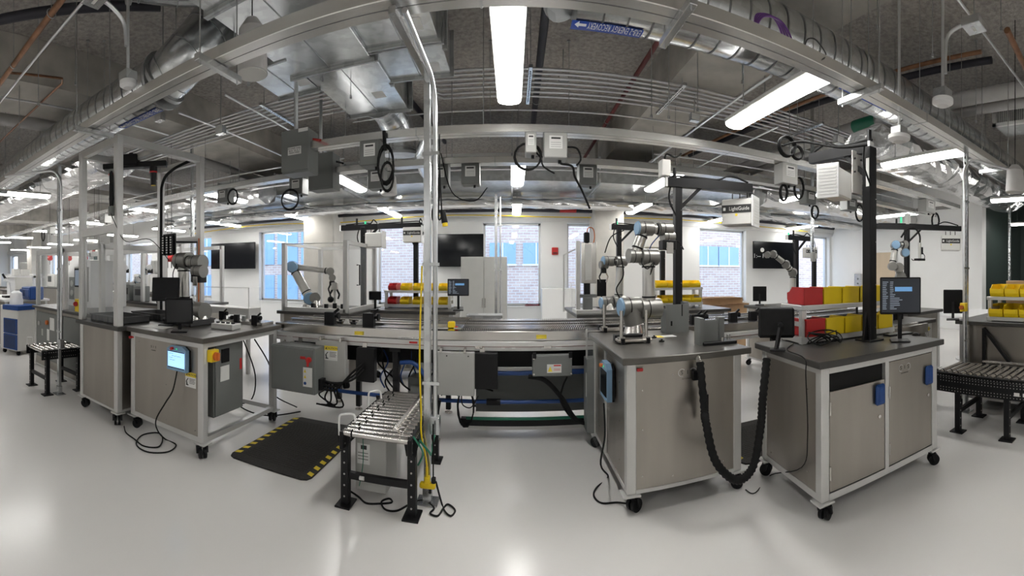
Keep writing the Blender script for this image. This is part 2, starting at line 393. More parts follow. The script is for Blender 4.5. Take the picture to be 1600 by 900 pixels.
for x in (-7, -2.4, 2.2, 6.5):  # unseen lamps added behind the camera to light the hall
    for y in (-1.2, -4.2):
        dup(led, (x, y, LH), 0, 'lit tube light behind the viewpoint, %s row, %s' % ({-7: 'outer left', -2.4: 'inner left', 2.2: 'inner right', 6.5: 'outer right'}[x], {-1.2: 'nearer', -4.2: 'farther'}[y]), 'added tube lights behind the viewpoint', lsnap)
# ================================================================ OVERHEAD SERVICES
RB, RT = 2.72, 2.795
def rail(x0, x1, y0, y1, label):
    t = thing('power_rail', label, 'power rail', ((x0 + x1) / 2, (y0 + y1) / 2, RB), 0, 'overhead aluminium power rails')
    L2 = (x1 - x0) / 2; W2 = (y1 - y0) / 2
    b = MB().box(-L2, L2, -W2, W2, 0, RT - RB, .004)
    obj('rail_body', b, m_rail, t)
    obj('groove', MB().box(-L2, L2, -.002, .002, -.001, .001), m_seam, t)
    k = -L2 + 1.2
    while k < L2:
        obj('joint_cover', MB().box(k, k + .012, -W2 - .002, W2 + .002, -.002, RT - RB + .002), m_galv, t); k += 3.05
    return t
def trapeze(t, x, W2=.07, ext=.13, top=SZ):
    """strut crossbar under a rail with a threaded rod at each end; x local"""
    c = obj('crossbar', MB().box(x - .02, x + .02, -W2 - ext, W2 + ext, -.045, -.003, .003), m_galv, t)
    for s in (-1, 1):
        obj('threaded_rod', MB().cyl((x, s * (W2 + ext - .03), -.06), (x, s * (W2 + ext - .03), top - RB), .005, n=6), m_galv, c)
near_r = rail(-10.5, 9.2, 1.81, 1.95, 'aluminium rail sweeping over the aisle, nearest and highest in view')
for x in (-5.9, -3.07, -1.63, .80, 2.14, 4.55): trapeze(near_r, x + .65, top=3.45 if x == -1.63 else SZ)
mid_r = rail(-2.08, 7.1, 3.66, 3.80, 'aluminium rail over the conveyor, ending at the large grey switch box')
for x in (-.26, 3.0): 
    obj('threaded_rod', MB().cyl((x - 2.51, 0, .07), (x - 2.51, 0, SZ - RB), .005, n=6), m_galv, mid_r)
obj('end_arm', MB().box(4.50, 4.59, .06, .9, 0, .07), m_rail, mid_r)
rear_r = rail(-13.6, 7.9, 4.67, 4.81, 'aluminium rail running behind the other two, carrying the hanging sockets over the rear benches')
for x in (-5.2, -.7, 4.1): obj('threaded_rod', MB().cyl((x + 2.85, 0, .07), (x + 2.85, 0, SZ - RB), .005, n=6), m_galv, rear_r)

# large round spiral duct
DY, DZ, DR = 2.69, 3.37, .25
def spiral(name, x0, x1, label, seam=.17, grp='spiral ducts'):
    t = thing(name, label, 'duct', ((x0 + x1) / 2, DY, DZ - DR), 0, grp); L2 = (x1 - x0) / 2
    obj('duct_shell', MB().cyl((-L2, 0, DR), (L2, 0, DR), DR, n=36), m_galv, t)
    b = MB(); x = -L2 + seam
    while x < L2 - .02:
        b.cyl((x, 0, DR), (x + .012, 0, DR), DR + .006, n=28, cap=False); x += seam
    obj('seam', b, m_seam, t)
    return t
sl = spiral('spiral_duct', -14.5, -3.05, 'round spiral duct above the nearest rail on the left')
sr = spiral('spiral_duct', .42, 9.2, 'round spiral duct above the nearest rail on the right, carrying a blue flow label')
for t, xs_ in ((sl, (1.0, -2.3, 5.7)), (sr, (1.3, -1.9))):
    for x in xs_:
        obj('hanger_band', MB().cyl((x - .02, 0, DR), (x + .02, 0, DR), DR + .008, n=28, cap=False), m_gald, t)
        obj('hanger_strap', MB().cyl((x, 0, 2 * DR), (x, 0, SZ - DZ + DR), .006, n=6), m_gald, t)
for x in (-5.70,):
    obj('flange', MB().cyl((-x, 0, DR), (-x + .03, 0, DR), DR + .03, n=28), m_gald, sl)
# blue flow label, lettering upside down towards the viewer
def flow_label(t, x0, x1, word, ang=-84, arrow=True):
    lab = MB(); n = 6; hw = .075
    # curved strip wrapped on the shell
    def at(u, a, lift=.008): return (u, (DR + lift) * cos(R(a)), DR + (DR + lift) * sin(R(a)))
    pts = []; da = 28
    for i in range(n + 1):
        a = ang - da / 2 + da * i / n
        pts.append((at(x0, a), at(x1, a)))
    vs_ = [q for p in pts for q in p]
    lab.add(vs_, [(2 * i, 2 * i + 1, 2 * i + 3, 2 * i + 2) for i in range(n)])
    lo = obj('flow_label', lab, m_blus, t)
    tx = text_mb(word, .072, sx=.31 if x1 - x0 < .6 else .5)
    def wrap(m_, cx):
        out = []
        for p in m_.v:
            u = cx - p[0]; a = ang - 6 + p[2] / DR * 180 / pi     # turned half round: reads upside down from here
            out.append(at(u, a, .011 + abs(p[1]) * .2))
        m_.v = out; return m_
    obj('lettering', wrap(tx, (x0 + x1) / 2 + (.05 if arrow else 0)), m_wlab, lo)
    if arrow:
        ar = MB().add([(p[0], 0, p[1]) for p in ((.04, 0), (.01, .035), (.01, .014), (-.04, .014), (-.04, -.014), (.01, -.014), (.01, -.035))], [tuple(range(7))])
        obj('arrow', wrap(ar, x0 + .06), m_wlab, lo)
flow_label(sr, XatY(898, 2.55) - 4.81, XatY(1014, 2.55) - 4.81, 'ERB-2 ENERGY RECOVERY')
flow_label(sr, XatY(1322, 2.5) - 4.81, XatY(1395, 2.5) - 4.81, 'ERB-2 ENERGY RECOVERY', ang=-126)
flow_label(sl, XatY(172, 2.55) + 8.775, XatY(230, 2.55) + 8.775, 'ERB-2 ENERGY RECOVERY')
# elbows at the two duct ends, turning towards the plenum overhead
def elbow(name, pts, r, label, bands=(0, -1)):
    pts = spline(pts, 7); t = thing(name, label, 'duct', tuple(pts[0] - V((0, 0, r))), 0)
    o = V(t.location); q = [p - o for p in pts]
    obj('duct_shell', MB().tube(q, r, 24), m_galv, t)
    for k in bands:
        a = q[k]; d_ = (q[k + 1] - q[k]).normalized() if k == 0 else (q[k] - q[k - 1]).normalized()
        obj('flange', MB().cyl(a - d_ * .02, a + d_ * .02, r + .025, n=24), m_gald, t)
    for k in range(4, len(q) - 2, 5):
        d_ = (q[k + 1] - q[k]).normalized()
        obj('gore_seam', MB().cyl(q[k] - d_ * .004, q[k] + d_ * .004, r + .005, n=24, cap=False), m_gald, t)
    return t
elbow('duct_elbow', [(-3.05, DY, DZ), (-2.85, 2.72, 3.47), (-2.68, 2.9, 3.75), (-2.6, 3.02, 4.0), (-2.56, 3.1, 4.28)], .235, 'large round duct elbow at the end of the left spiral duct')
elbow('duct_elbow', [(.42, DY, DZ), (.33, 2.72, 3.5), (.30, 2.85, 3.75), (.30, 2.95, 4.0), (.30, 3.0, 4.28)], .235, 'round duct elbow beside the overhead tube light')
elbow('flexible_duct', [(-2.0, 2.9, 3.95), (-2.2, 2.6, 3.85), (-2.5, 2.35, 3.85), (-2.7, 2.0, 3.85)], .14, 'smaller round duct branch coming out of the plenum on the left')
# rectangular duct
rd = thing('rectangular_duct', 'large rectangular sheet metal duct with white labels, left of the overhead light', 'duct', (-1.65, 0, 3.45))
KD = .917
def duct_sec(x0, x1, y0, y1, z0, z1, lab=True, flg=True):
    x0, x1, y0, y1, z0, z1 = [q * KD for q in (x0, x1, y0, y1, z0, z1)]
    b = obj('duct_section', MB().box(x0, x1, y0, y1, z0, z1, .004), m_galv, rd)
    if flg:
        f = MB()
        for y in (y0, y1):
            f.box(x0 - .03, x1 + .03, y - .012, y + .012, z0 - .03, z1 + .03)
        obj('flange', f, m_gald, b)
    if lab:
        cx, cy = (x0 + x1) / 2 + .1, (y0 + y1) / 2 + .05
        obj('sticker', MB().box(cx, cx + .13, cy, cy + .16, z0 - .003, z0), m_wlab, b)
    obj('seam', MB().box((x0 + x1) / 2 - .003, (x0 + x1) / 2 + .003, y0 + .02, y1 - .02, z0 - .005, z0), m_gald, b)
duct_sec(-.40, .43, 3.95, 5.30, .02, .47)
duct_sec(-.52, .40, 2.55, 3.92, .0, .5, False)
duct_sec(-.52, .40, 1.0, 2.52, .0, .5, False)
duct_sec(.43, 1.12, 3.86, 4.52, .05, .5)
duct_sec(.40, 1.1, 3.0, 3.82, .05, .5)
duct_sec(-.95, -.42, 3.55, 4.35, .02, .4)
for x, y in ((.47, 5.28), (1.15, 3.93), (-.43, 5.28), (.43, 4.55)):
    x, y = x * KD, y * KD
    obj('hanger_strut', MB().box(x - .02, x + .02, y - .02, y + .02, 0, .85), m_gald, rd)
elbow('duct_elbow', [(-1.63, 4.88, 3.64), (-1.6, 5.25, 3.6), (-1.56, 5.55, 3.4), (-1.56, 5.6, 3.15)], .22, 'round duct elbow dropping from the far end of the rectangular duct')
fx = elbow('flexible_duct', [(-1.0, 5.1, 3.2), (-1.1, 5.3, 3.15), (-1.25, 5.7, 3.1), (-1.3, 6.2, 3.05)], .13, 'foil flexible duct with blue printed labels behind the tall post', bands=())
# back duct, foil ducts
t = thing('rectangular_duct', 'long dull rectangular duct crossing the hall behind the rails', 'duct', (0, 7.6, 3.02))
for k in range(-6, 6):
    s = obj('duct_section', MB().box(k * 1.5 + .01, k * 1.5 + 1.49, -.7, .7, 0, .42, .004), m_galv, t)
    obj('flange', MB().box(k * 1.5 - .015, k * 1.5 + .015, -.73, .73, -.03, .45), m_gald, s)
for x in (-6, -3, 0, 3, 6): obj('hanger_rod', MB().cyl((x, -.72, .4), (x, -.72, 1.28), .006, n=6), m_gald, t)
def foil_duct(x0, x1, y, z, r, label, sq=1.0, wob=.12, n=20):
    tt = thing('foil_wrapped_duct', label, 'duct', ((x0 + x1) / 2, y, z - r), 0, 'foil-wrapped ducts'); random.seed(int(x0 * 10) + 3)
    st = int((x1 - x0) / .16); m = MB(); rings = []
    for i in range(st + 1):
        x = x0 + (x1 - x0) * i / st - (x0 + x1) / 2; base = 1 + wob * .5 * random.uniform(-1, 1)
        rings.append([(x + random.uniform(-.03, .03), cos(2 * pi * k / n) * r * sq * base * (1 + random.uniform(-wob, wob) * .5), r + sin(2 * pi * k / n) * r * base * (1 + random.uniform(-wob, wob) * .5)) for k in range(n)])
    vs_ = [p for rg in rings for p in rg]
    m.add(vs_, [(i * n + k, i * n + (k + 1) % n, (i + 1) * n + (k + 1) % n, (i + 1) * n + k) for i in range(st) for k in range(n)])
    m.add(rings[0], [tuple(range(n))]); m.add(rings[-1], [tuple(range(n - 1, -1, -1))])
    obj('foil_jacket', m, m_foil, tt)
    x = x0 + .5
    while x < x1:
        obj('tape_band', MB().cyl((x - (x0 + x1) / 2, 0, r), (x + .06 - (x0 + x1) / 2, 0, r), r * 1.02 * min(sq, 1.0), n=16, cap=False), m_galv, tt)
        obj('hanger_rod', MB().cyl((x - (x0 + x1) / 2, 0, r), (x - (x0 + x1) / 2, 0, SZ - z + r), .006, n=6), m_gald, tt); x += 2.4
foil_duct(4.2, 9.3, 3.55, 3.2, .25, 'wide foil-wrapped duct on the right, in front of the tube light', 1.9)
foil_duct(-14, -5.3, 3.6, 3.2, .24, 'wide foil-wrapped duct at the left edge, above a lit tube', 1.9)
foil_duct(-9.5, 9.2, 8.15, 2.85, .10, 'thin crinkled foil duct running above the windows', 1.4, .2, 14)
foil_duct(4.5, 11.5, 6.5, 2.95, .2, 'foil-wrapped duct in front of the rightmost window', 1.3)
foil_duct(-13, -4.4, 6.45, 3.0, .22, 'foil-wrapped duct above the left television', 1.3)
t = thing('return_grille', 'white louvred air grille at the top right edge', 'vent', (5.6, 1.35, 3.62), -pi / 2)
g = MB().box(-1.0, -.94, -.02, .02, 0, .36).box(.94, 1.0, -.02, .02, 0, .36).box(-1, 1, -.02, .02, 0, .05).box(-1, 1, -.02, .02, .31, .36)
obj('frame', g, m_wlab, t); obj('box', MB().box(-.98, .98, .03, .5, .02, .34), m_gald, t)
s = MB()
for k in range(60): s.box(-.93 + k * .0315, -.925 + k * .0315, -.012, .012, .05, .31)
obj('louvres', s, m_wlab, t)
obj('hanger_rod', MB().cyl((0, .2, .34), (0, .2, .56), .006, n=6), m_gald, t)

# pipes and conduits
def run(name, pts, r, m, label, cat='pipe', grp=None, n=8, sm=False, hang=()):
    P = spline(pts, 6) if sm else [V(p) for p in pts]
    o = V((P[0].x, P[0].y, min(p.z for p in P) - r)); 
    ob = obj(name, MB().tube([p - o for p in P], r, n), m); ob.location = o; tag(ob, label, cat, grp)
    for h in hang:
        obj('hanger_rod', MB().cyl(V(h) - o, V((h[0], h[1], SZ)) - o, .005, n=6), m_gald, ob)
        obj('clevis', MB().tube(arc(V(h) - o, r + .012, 0, 2 * pi, 12, 'yz' if abs(P[-1].x - P[0].x) > abs(P[-1].y - P[0].y) else 'xz'), .005, 5), m_gald, ob)
    return ob
for i, (a, z) in enumerate([(321, 3.68), (314, 3.68), (307, 3.66), (300, 3.68), (293, 3.68), (285, 3.68), (278, 3.68)]):
    y = F * (z - HC) / a
    lb_ = ['topmost conduit of the overhead bank', 'second conduit from the top of the overhead bank', 'third conduit from the top of the overhead bank', 'middle conduit of the seven in the overhead bank', 'third conduit from the bottom of the overhead bank', 'second conduit from the bottom of the overhead bank', 'lowest conduit of the overhead bank'][i]
    run('steel_conduit', [(-8.5, y, z), (-2.2, y, z), (-2.12, y, z + .03), (-2.08, y, z + .12), (-2.08, y, SZ)], .014, m_cond, lb_ + ', left of the ductwork', 'conduit', 'bank of overhead conduits', 6)
    run('steel_conduit', [(-.98, y, SZ), (-.98, y, z + .12), (-.94, y, z + .03), (-.86, y, z), (8.8, y, z)], .014, m_cond, lb_ + ', right of the ductwork', 'conduit', 'bank of overhead conduits', 6)
run('steel_conduit', [(-2.2, 5.37, 3.6), (7.8, 5.37, 3.6)], .011, m_cond, 'single thin conduit just above the middle rail, with a junction box', 'conduit', n=6)
for k, x in enumerate((-5.2, -2.9, .19, 1.85, 3.9)):
    t = thing('strut_hanger', ['perforated strut under the conduit bank, far left', 'perforated strut under the conduit bank beside the rectangular duct', 'perforated strut under the conduit bank, right of the overhead tube light', 'perforated strut under the conduit bank beside the red pipe', 'perforated strut under the conduit bank at right'][k], 'strut', (x * 1.05, 4.78, 3.625), 0, 'strut hangers')
    obj('channel', MB().box(-.02, .02, -.47, .47, 0, .035), m_galv, t)
    s = MB()
    for q in range(17): s.box(-.006, .006, -.39 + q * .048, -.365 + q * .048, -.001, .001)
    obj('slots', s, m_slot, t)
    for y in (-.38, .38): obj('threaded_rod', MB().cyl((0, y, .0), (0, y, SZ - 3.625), .005, n=6), m_gald, t)
HG = 'hanging from the slab'
run('black_pipe', [(.30, 1.5, 3.95), (.33, 5.0, 3.95), (.38, 9.0, 3.95)], .045, m_blackpipe, 'black pipe running away from the viewer right of the overhead light', hang=((.30, 2.9, 3.95), (.35, 5.9, 3.95)))
run('red_pipe', [(1.5, 1.5, 3.9), (1.52, 9, 3.9)], .03, m_redpipe, 'dark red sprinkler pipe beside the concrete beam', hang=((1.51, 3.6, 3.9), (1.51, 6.4, 3.9)))
run('black_pipe', [(-3.0, 1.5, 4.22), (-1.9, 3.3, 4.22), (-1.4, 8.5, 4.22)], .045, m_blackpipe, 'black pipe crossing above the duct elbow at top left')
run('black_pipe', [(-4.2, .9, 4.0), (-2.95, 2.55, 4.0)], .05, m_blackpipe, 'thick black pipe meeting the left duct elbow')
run('copper_pipe', [(-1.9, 1.46, 3.6), (-8.5, 1.46, 3.6)], .028, m_copper, 'rust-brown pipe across the top left corner', hang=((-3.05, 1.46, 3.6), (-3.95, 1.46, 3.6)))
run('copper_pipe', [(-9, 2.2, 3.70), (-4.3, 2.2, 3.70), (-4.2, 2.15, 3.70), (-4.2, 1.5, 3.64)], .014, m_copper, 'thin rust-brown branch pipe at top left')
run('copper_pipe', [(3.3, 1.25, 3.55), (9.0, 1.7, 3.55)], .03, m_copper, 'copper pipe in the top right corner', hang=((4.4, 1.35, 3.55),))
run('copper_pipe', [(4.2, 1.9, 3.95), (3.5, 8, 3.95)], .026, m_copper, 'copper pipe running away beside the black pipe at right', hang=((3.95, 4, 3.95),))
run('black_pipe', [(4.5, 1.9, 4.0), (3.7, 8, 4.0)], .045, m_blackpipe, 'black pipe running away beside the copper pipe at right', hang=((4.25, 4, 4.0),))
run('insulated_pipe', [(4.9, 1.0, 3.78), (4.75, 9.4, 3.78)], .095, m_cream, 'white insulated pipe with a green flow label at right', n=16, hang=((4.86, 3.2, 3.78), (4.8, 6, 3.78)))
run('insulated_pipe', [(5.35, 1.0, 3.80), (5.2, 9.4, 3.80)], .07, m_cream, 'white insulated pipe behind the labelled one at right', n=16, hang=((5.3, 3.2, 3.80),))
run('insulated_pipe', [(-5.9, 1.0, 3.80), (-5.9, 9.4, 3.80)], .09, m_cream, 'white insulated pipe under the beam at left', n=16, hang=((-5.9, 4, 3.80),))
run('insulated_pipe', [(-8.9, .5, 3.80), (-9.4, 9.4, 3.80)], .11, m_cream, 'pale insulated pipe with a green label at far left', n=16, hang=((-9.1, 4, 3.80),))
gl = obj('green_flow_label', MB().cyl((4.83, 3.9, 3.78), (4.825, 4.35, 3.78), .1, n=16, cap=False), m_grn); tag(gl, 'green pipe label with an arrow on the white insulated pipe at right', 'label')
run('black_pipe', [(-9, 9.0, 2.86), (9, 9.0, 2.86)], .05, m_blackpipe, 'long black pipe above the windows')
tag(obj('red_pipe_label', MB().cyl((1.05, 9.0, 2.86), (1.42, 9.0, 2.86), .053, n=14, cap=False), m_red), 'red flow label on the black pipe above the windows', 'label')
run('yellow_cable', [(-9, 9.1, 2.7), (-6.5, 9.1, 2.78), (-4, 9.1, 2.7), (-1.5, 9.1, 2.77), (1, 9.1, 2.72), (4, 9.1, 2.76), (8, 9.1, 2.7)], .012, m_yel, 'sagging yellow cable below the black pipe above the windows', 'cable', sm=True, n=6)
for i, (x, y0, y1, z) in enumerate([(-2.95, 3.5, 9, 3.45), (-3.6, 3.4, 9, 3.4), (-1.2, 5.6, 9.3, 3.3), (2.2, 3.0, 9.3, 3.25), (3.2, 4.2, 9.3, 3.35), (-6.2, 2.4, 9, 3.3), (-4.9, 1.2, 4.4, 3.68)]):
    run('steel_conduit', [(x, y0, z), (x, min(y1, 6.8), z)], .013, m_cond, ['conduit running away above the grey switch boxes', 'conduit running away behind the cage top', 'conduit running away left of the centre light', 'conduit running away under the right beam', 'conduit running away right of the crossarm', 'conduit running away above the cage', 'conduit along the left beam'][i], 'conduit', n=6, hang=((x, (y0 + y1) / 2, z),))
for i, (x0, x1, y, z) in enumerate([(-8.5, -2.0, 1.62, 3.6), (2.4, 9, 1.5, 3.62), (-9, -2.6, 6.0, 3.3), (2.2, 9, 6.1, 3.35), (-6, 6, 5.98, 2.98), (1.5, 8, 2.25, 2.95)]):
    run('steel_conduit', [(x0, y, z), (x1, y, z)], .014, m_cond, ['conduit beside the rust-brown pipe at top left', 'conduit leading to the junction box at top right', 'conduit crossing behind the cage', 'conduit crossing above the black crossarm', 'conduit crossing in front of the long dull duct', 'conduit along the lower edge of the right spiral duct'][i], 'conduit', n=6, hang=((x0 + (x1 - x0) * .4, y, z),))
for i, (x, y) in enumerate([(1195, 165), (880, 130), (1085, 190), (1310, 225), (345, 210), (250, 190), (1170, 120)]):
    p = at_r(x, y, 5.2)
    t = thing('junction_box', ['junction box on the conduit under the right beam', 'junction box on the conduit bank right of the overhead light', 'junction box hanging left of the big angled light', 'junction box beside the green pipe label', 'junction box above the cage corner', 'junction box behind the cage top', 'junction box beside the strut left of the angled light'][i], 'junction box', tuple(p), 0, 'overhead junction boxes')
    obj('box', MB().box(-.06, .06, -.04, .04, 0, .1, .004), m_galv, t); obj('cover', MB().box(-.055, .055, -.045, -.04, .01, .09), m_wlab, t)
    obj('drop_rod', MB().cyl((0, 0, .1), (0, 0, SZ - p.z), .007, n=6), m_gald, t)
# threaded rods scattered (hang nothing but conduit and pipe above)
random.seed(5)
for i in range(26):
    px = [30, 118, 137, 163, 275, 366, 388, 504, 548, 766, 889, 1018, 1045, 1160, 1246, 1330, 1357, 1371, 1405, 1437, 1457, 1525, 1564, 540, 1090, 60][i]; rr = random.choice((3.4, 4.2, 5.0))
    p = at_r(px, 200, rr)
    z = random.uniform(2.95, 3.5)
    o = obj('threaded_rod', MB().cyl((0, 0, 0), (0, 0, SZ - z), .0045, n=6).cyl((0, 0, SZ - z - .015), (0, 0, SZ - z), .02, n=8).cyl((0, 0, .0), (0, 0, .03), .012, n=6), m_gald)
    o.location = (p.x, p.y, z); tag(o, 'bare threaded rod hanging from the sprayed slab', 'rod', 'bare threaded rods')
# detectors, access points, speakers
def detector(x, y, r, label, rad=.075, flat=False):
    p = at_r(x, y, r); t = thing('access_point' if flat else 'smoke_detector', label, 'access point' if flat else 'detector', (p.x, p.y, p.z))
    prof = MB().cyl((0, 0, .02), (0, 0, .05), rad, n=24).cyl((0, 0, 0), (0, 0, .02), rad * .55, rad, n=24)
    obj('dome', prof, m_white, t); obj('box', MB().box(-.05, .05, -.05, .05, .05, .12, .004), m_gald, t)
    obj('stem', MB().cyl((0, 0, .12), (0, 0, SZ - p.z), .012, n=8), m_cond, t)
detector(200, 138, 3.0, 'white round smoke detector under a curved conduit at top left', .062)
detector(1473, 166, 2.9, 'white round smoke detector under a curved conduit at top right')
detector(1405, 222, 3.3, 'flat white access point beside the right rail', .09, True)
for i, (x, y, r, rad, h, l) in enumerate([(394, 116, 3.0, .115, .40, 'large white cylindrical pendant speaker at top left behind the near rail'), (608, 304, 5.6, .11, .3, 'white pendant speaker behind the coiled cable'), (1586, 300, 4.6, .11, .3, 'white pendant speaker at the right edge'), (835, 14, 99, 0, 0, '')][:3]):
    p = at_r(x, y, r); t = thing('pendant_speaker', l, 'speaker', tuple(p))
    obj('body', MB().cyl((0, 0, .0), (0, 0, h * .8), rad, rad * .86, n=24).cyl((0, 0, h * .8), (0, 0, h), rad * .86, rad * .4, n=24), m_cream, t)
    obj('grille', MB().cyl((0, 0, -.006), (0, 0, 0), rad * .93, n=24), m_chassis, t)
    obj('cord', MB().cyl((0, 0, h), (0, 0, SZ - p.z), .005, n=6), m_black, t)
# curved conduit drops near the detectors, the two junction boxes with bends
for i, (bx, by, dx, l) in enumerate([(148, 2, 197, 'left'), (1522, 45, 1477, 'right')]):
    a = at_r(bx, by, 2.75 if i == 0 else 2.9); b_ = at_r(dx, by + 70, 2.9)
    t = thing('junction_box', 'square junction box with conduit bend at top ' + l, 'junction box', tuple(a))
    obj('box', MB().box(-.07, .07, -.07, .07, 0, .06, .004), m_galv, t); obj('cover_label', MB().box(-.03, .03, -.012, .012, -.002, 0), m_wlab, t)
    obj('drop_rod', MB().cyl((0, 0, .06), (0, 0, SZ - a.z), .005, n=6), m_gald, t)
    o = V(a); q = V(b_) - o
    obj('bend', MB().tube(spline([(0, 0, .03), (q.x * .45, q.y * .45, .02), (q.x * .9, q.y * .9, -.05), (q.x, q.y, -.18), (q.x, q.y, q.z)], 6), .014, 8), m_cond, t)
# purple and green cable loops on the near rail
p = V((XatY(1215, 1.88), 1.88, RT))
t = thing('cable_bundle', 'purple network cable loop lying on the near rail', 'cable', tuple(p))
for k in range(4): obj('cable', MB().tube(spline([(-.16, 0, .0 + k * .01), (-.1, .02 * k, .10 + k * .015), (.02, .02 * k, .12 + k * .015), (.10, .02 * k, .05), (.11, .01 * k, -.05)], 5), .006, 6), m_purp, t)
run('green_cable', [(XatY(1257, 1.84), 1.84, RT), (XatY(1262, 1.84), 1.84, RT + .06), (XatY(1275, 1.84), 1.84, RT + .08), (XatY(1290, 1.84), 1.84, RT + .03), (XatY(1287, 1.80), 1.80, RT - .04)], .004, m_ink, 'thin dark cable loop on the near rail beside the purple bundle', 'cable', sm=True, n=6)

# ---------------------------------------------------------------- sockets and switch boxes hanging from the rails
def coil(t, c, r, turns=4, rr=.007, plane='xz', name='cable_coil', sq=1.0):
    pts = []
    for i in range(turns * 16 + 1):
        a = 2 * pi * i / 16; k = 1 + .10 * sin(i * .37); 
        u, v_ = r * k * cos(a), r * sq * k * sin(a); w_ = .006 * (i / 16 - turns / 2)
        pts.append((c[0] + u, c[1] + w_, c[2] + v_))
    return obj(name, MB().tube(pts, rr, 6), m_rub, t)
def plug_box(ry, x, label, w_=.2, h=.23, light=False, cable=None):
    X = XatY(x, ry)
    t = thing('rail_socket_box', label, 'socket box', (X, ry, RB - h), 0, 'socket boxes hung on the rails')
    obj('housing', MB().box(-w_ / 2, w_ / 2, -.09, .09, 0, h - .002, .008), m_lbox if light else m_gbox, t)
    l_ = obj('label', MB().box(-w_ * .28, w_ * .28, -.0925, -.09, h * .35, h * .85), m_wlab, t)
    ln = MB().box(-w_ * .2, w_ * .2, -.0935, -.0925, h * .72, h * .79)
    for k in range(3): ln.box(-w_ * .22, w_ * .22, -.0935, -.0925, h * (.42 + k * .08), h * (.43 + k * .08))
    obj('printing', ln, m_ink, l_)
    obj('cable_gland', MB().cyl((w_ * .2, 0, -.03), (w_ * .2, 0, .005), .014, n=10), m_black, t)
    if cable: cable(t)
    return t
m1, m2 = 3.73, 4.74
plug_box(m1, 867, 'light grey socket box on the middle rail, straight ahead', .21, .23, True, lambda t: (obj('cable', MB().tube(spline([(.05, 0, 0), (.06, 0, -.03), (.16, 0, -.05), (.20, .1, -.12), (.3, .3, -.2), (.42, .5, -.35)], 6), .011, 6), m_rub, t), obj('cable', MB().tube(spline([(.1, -.02, .12), (.2, -.02, .11), (.24, 0, .02), (.2, 0, -.04)], 6), .009, 6), m_rub, t)))
plug_box(m1, 829, 'small silver socket box left of the light grey one, with a coiled black cable', .10, .19, True, lambda t: (coil(t, (-.02, 0, -.02), .12, 3, .009), obj('cable', MB().tube(spline([(.05, 0, .03), (.09, 0, -.02), (.12, 0, -.1), (.22, 0, -.16)], 5), .008, 6), m_rub, t)))
plug_box(m1, 582, 'socket box on the middle rail left of the tall post', .2, .24, False, lambda t: (coil(t, (.17, -.10, -.02), .075, 6, .009, sq=2.3), coil(t, (.19, -.12, -.14), .06, 4, .008, sq=2.2), obj('cable', MB().tube([(.15, -.1, .30), (.16, -.1, .12)], .018, 6), m_rub, t)))
plug_box(m1, 1228, 'socket box on the middle rail at right with cables looping down', .22, .24, True, lambda t: (coil(t, (.20, 0, -.02), .07, 3, .009, sq=1.8), coil(t, (-.03, 0, -.1), .05, 3, .012, sq=1.8)))
plug_box(m2, 917, 'grey socket box on the rear rail, right of centre', .21, .24, False)
plug_box(m2, 736, 'grey socket box on the rear rail, left of centre', .21, .24, False)
plug_box(m2, 689, 'grey socket box on the rear rail, beside the tall post', .2, .24, False, lambda t: obj('cable', MB().tube(spline([(.02, -.12, .35), (.15, -.12, -.1), (.4, -.1, -.2), (.55, -.1, -.05)], 6), .007, 6), m_rub, t))
plug_box(m2, 590, 'grey socket box on the rear rail, under the coiled cable', .2, .24, False)
plug_box(m2, 467, 'socket box on the rear rail with a round black cable coil', .2, .22, False, lambda t: coil(t, (-.06, -.12, -.08), .13, 4, .009))
plug_box(m2, 353, 'socket box on the rear rail above the left television, with a cable coil', .2, .2, False, lambda t: coil(t, (.22, -.1, .05), .09, 4, .01, sq=1.2))
plug_box(m2, 1326, 'socket box on the rear rail behind the tall black post', .25, .2, False, lambda t: coil(t, (.22, -.06, -.03), .1, 3, .01, sq=1.4))
plug_box(m2, 1262, 'dark socket box on the rear rail at right', .2, .2, False, lambda t: coil(t, (.1, -.06, -.12), .07, 3, .01, sq=1.4))
plug_box(m2, 165, 'socket box on the rear rail seen through the cage', .2, .2, True)
plug_box(m2, 80, 'socket box on the rear rail at left with a hanging coil', .2, .2, True, lambda t: coil(t, (-.3, -.1, -.02), .1, 3, .01, sq=1.6))
plug_box(m1, 1448, 'socket box near the right end of the middle rail', .3, .22, True, lambda t: coil(t, (.3, 0, -.12), .12, 3, .01, sq=1.2))
def switch_box(x0, x1, y0, y1, Y, label, plate=True):
    a, b = XatY(x0, Y), XatY(x1, Y); r = Y / cos(th((x0 + x1) / 2)); z1 = HC + (CY - y0) / F * r; z0 = HC + (CY - y1) / F * r
    t = thing('switch_box', label, 'electrical box', ((a + b) / 2, Y, z0), 0, 'large switch boxes at the rail ends')
    w2 = (b - a) / 2; h = z1 - z0
    bx = MB().box(-w2, w2, 0, .22, 0, h, .006); obj('enclosure', bx, m_gbox, t)
    obj('cover', MB().box(-w2 - .004, w2 + .004, -.012, 0, .02, h + .004, .003), m_gbox, t)
    if plate:
        l_ = obj('label', MB().box(-w2 * .5, w2 * .5, -.015, -.012, h * .42, h * .6), m_wlab, t)
        pm = MB()
        for k, s_ in enumerate(('POWER RAIL', 'BUS  24 A 3', 'MAIN FEED')):
            pm.join(text_mb(s_, .018), (0, -.0155, h * (.56 - k * .05)))
        obj('lettering', pm, m_ink, l_)
        obj('sticker', MB().box(w2 * .3, w2, -.015, -.012, h * .92, h * 1.0), m_wlab, t)
    obj('handle', MB().bar((w2 + .03, .05, h * .75), (w2 + .16, -.05, h * .62), .02), m_red if plate else m_blkm, t)
    obj('feed_conduit', MB().cyl((-w2 * .3, .1, h), (-w2 * .3, .1, SZ - z0), .022, n=10), m_cond, t)
    return t
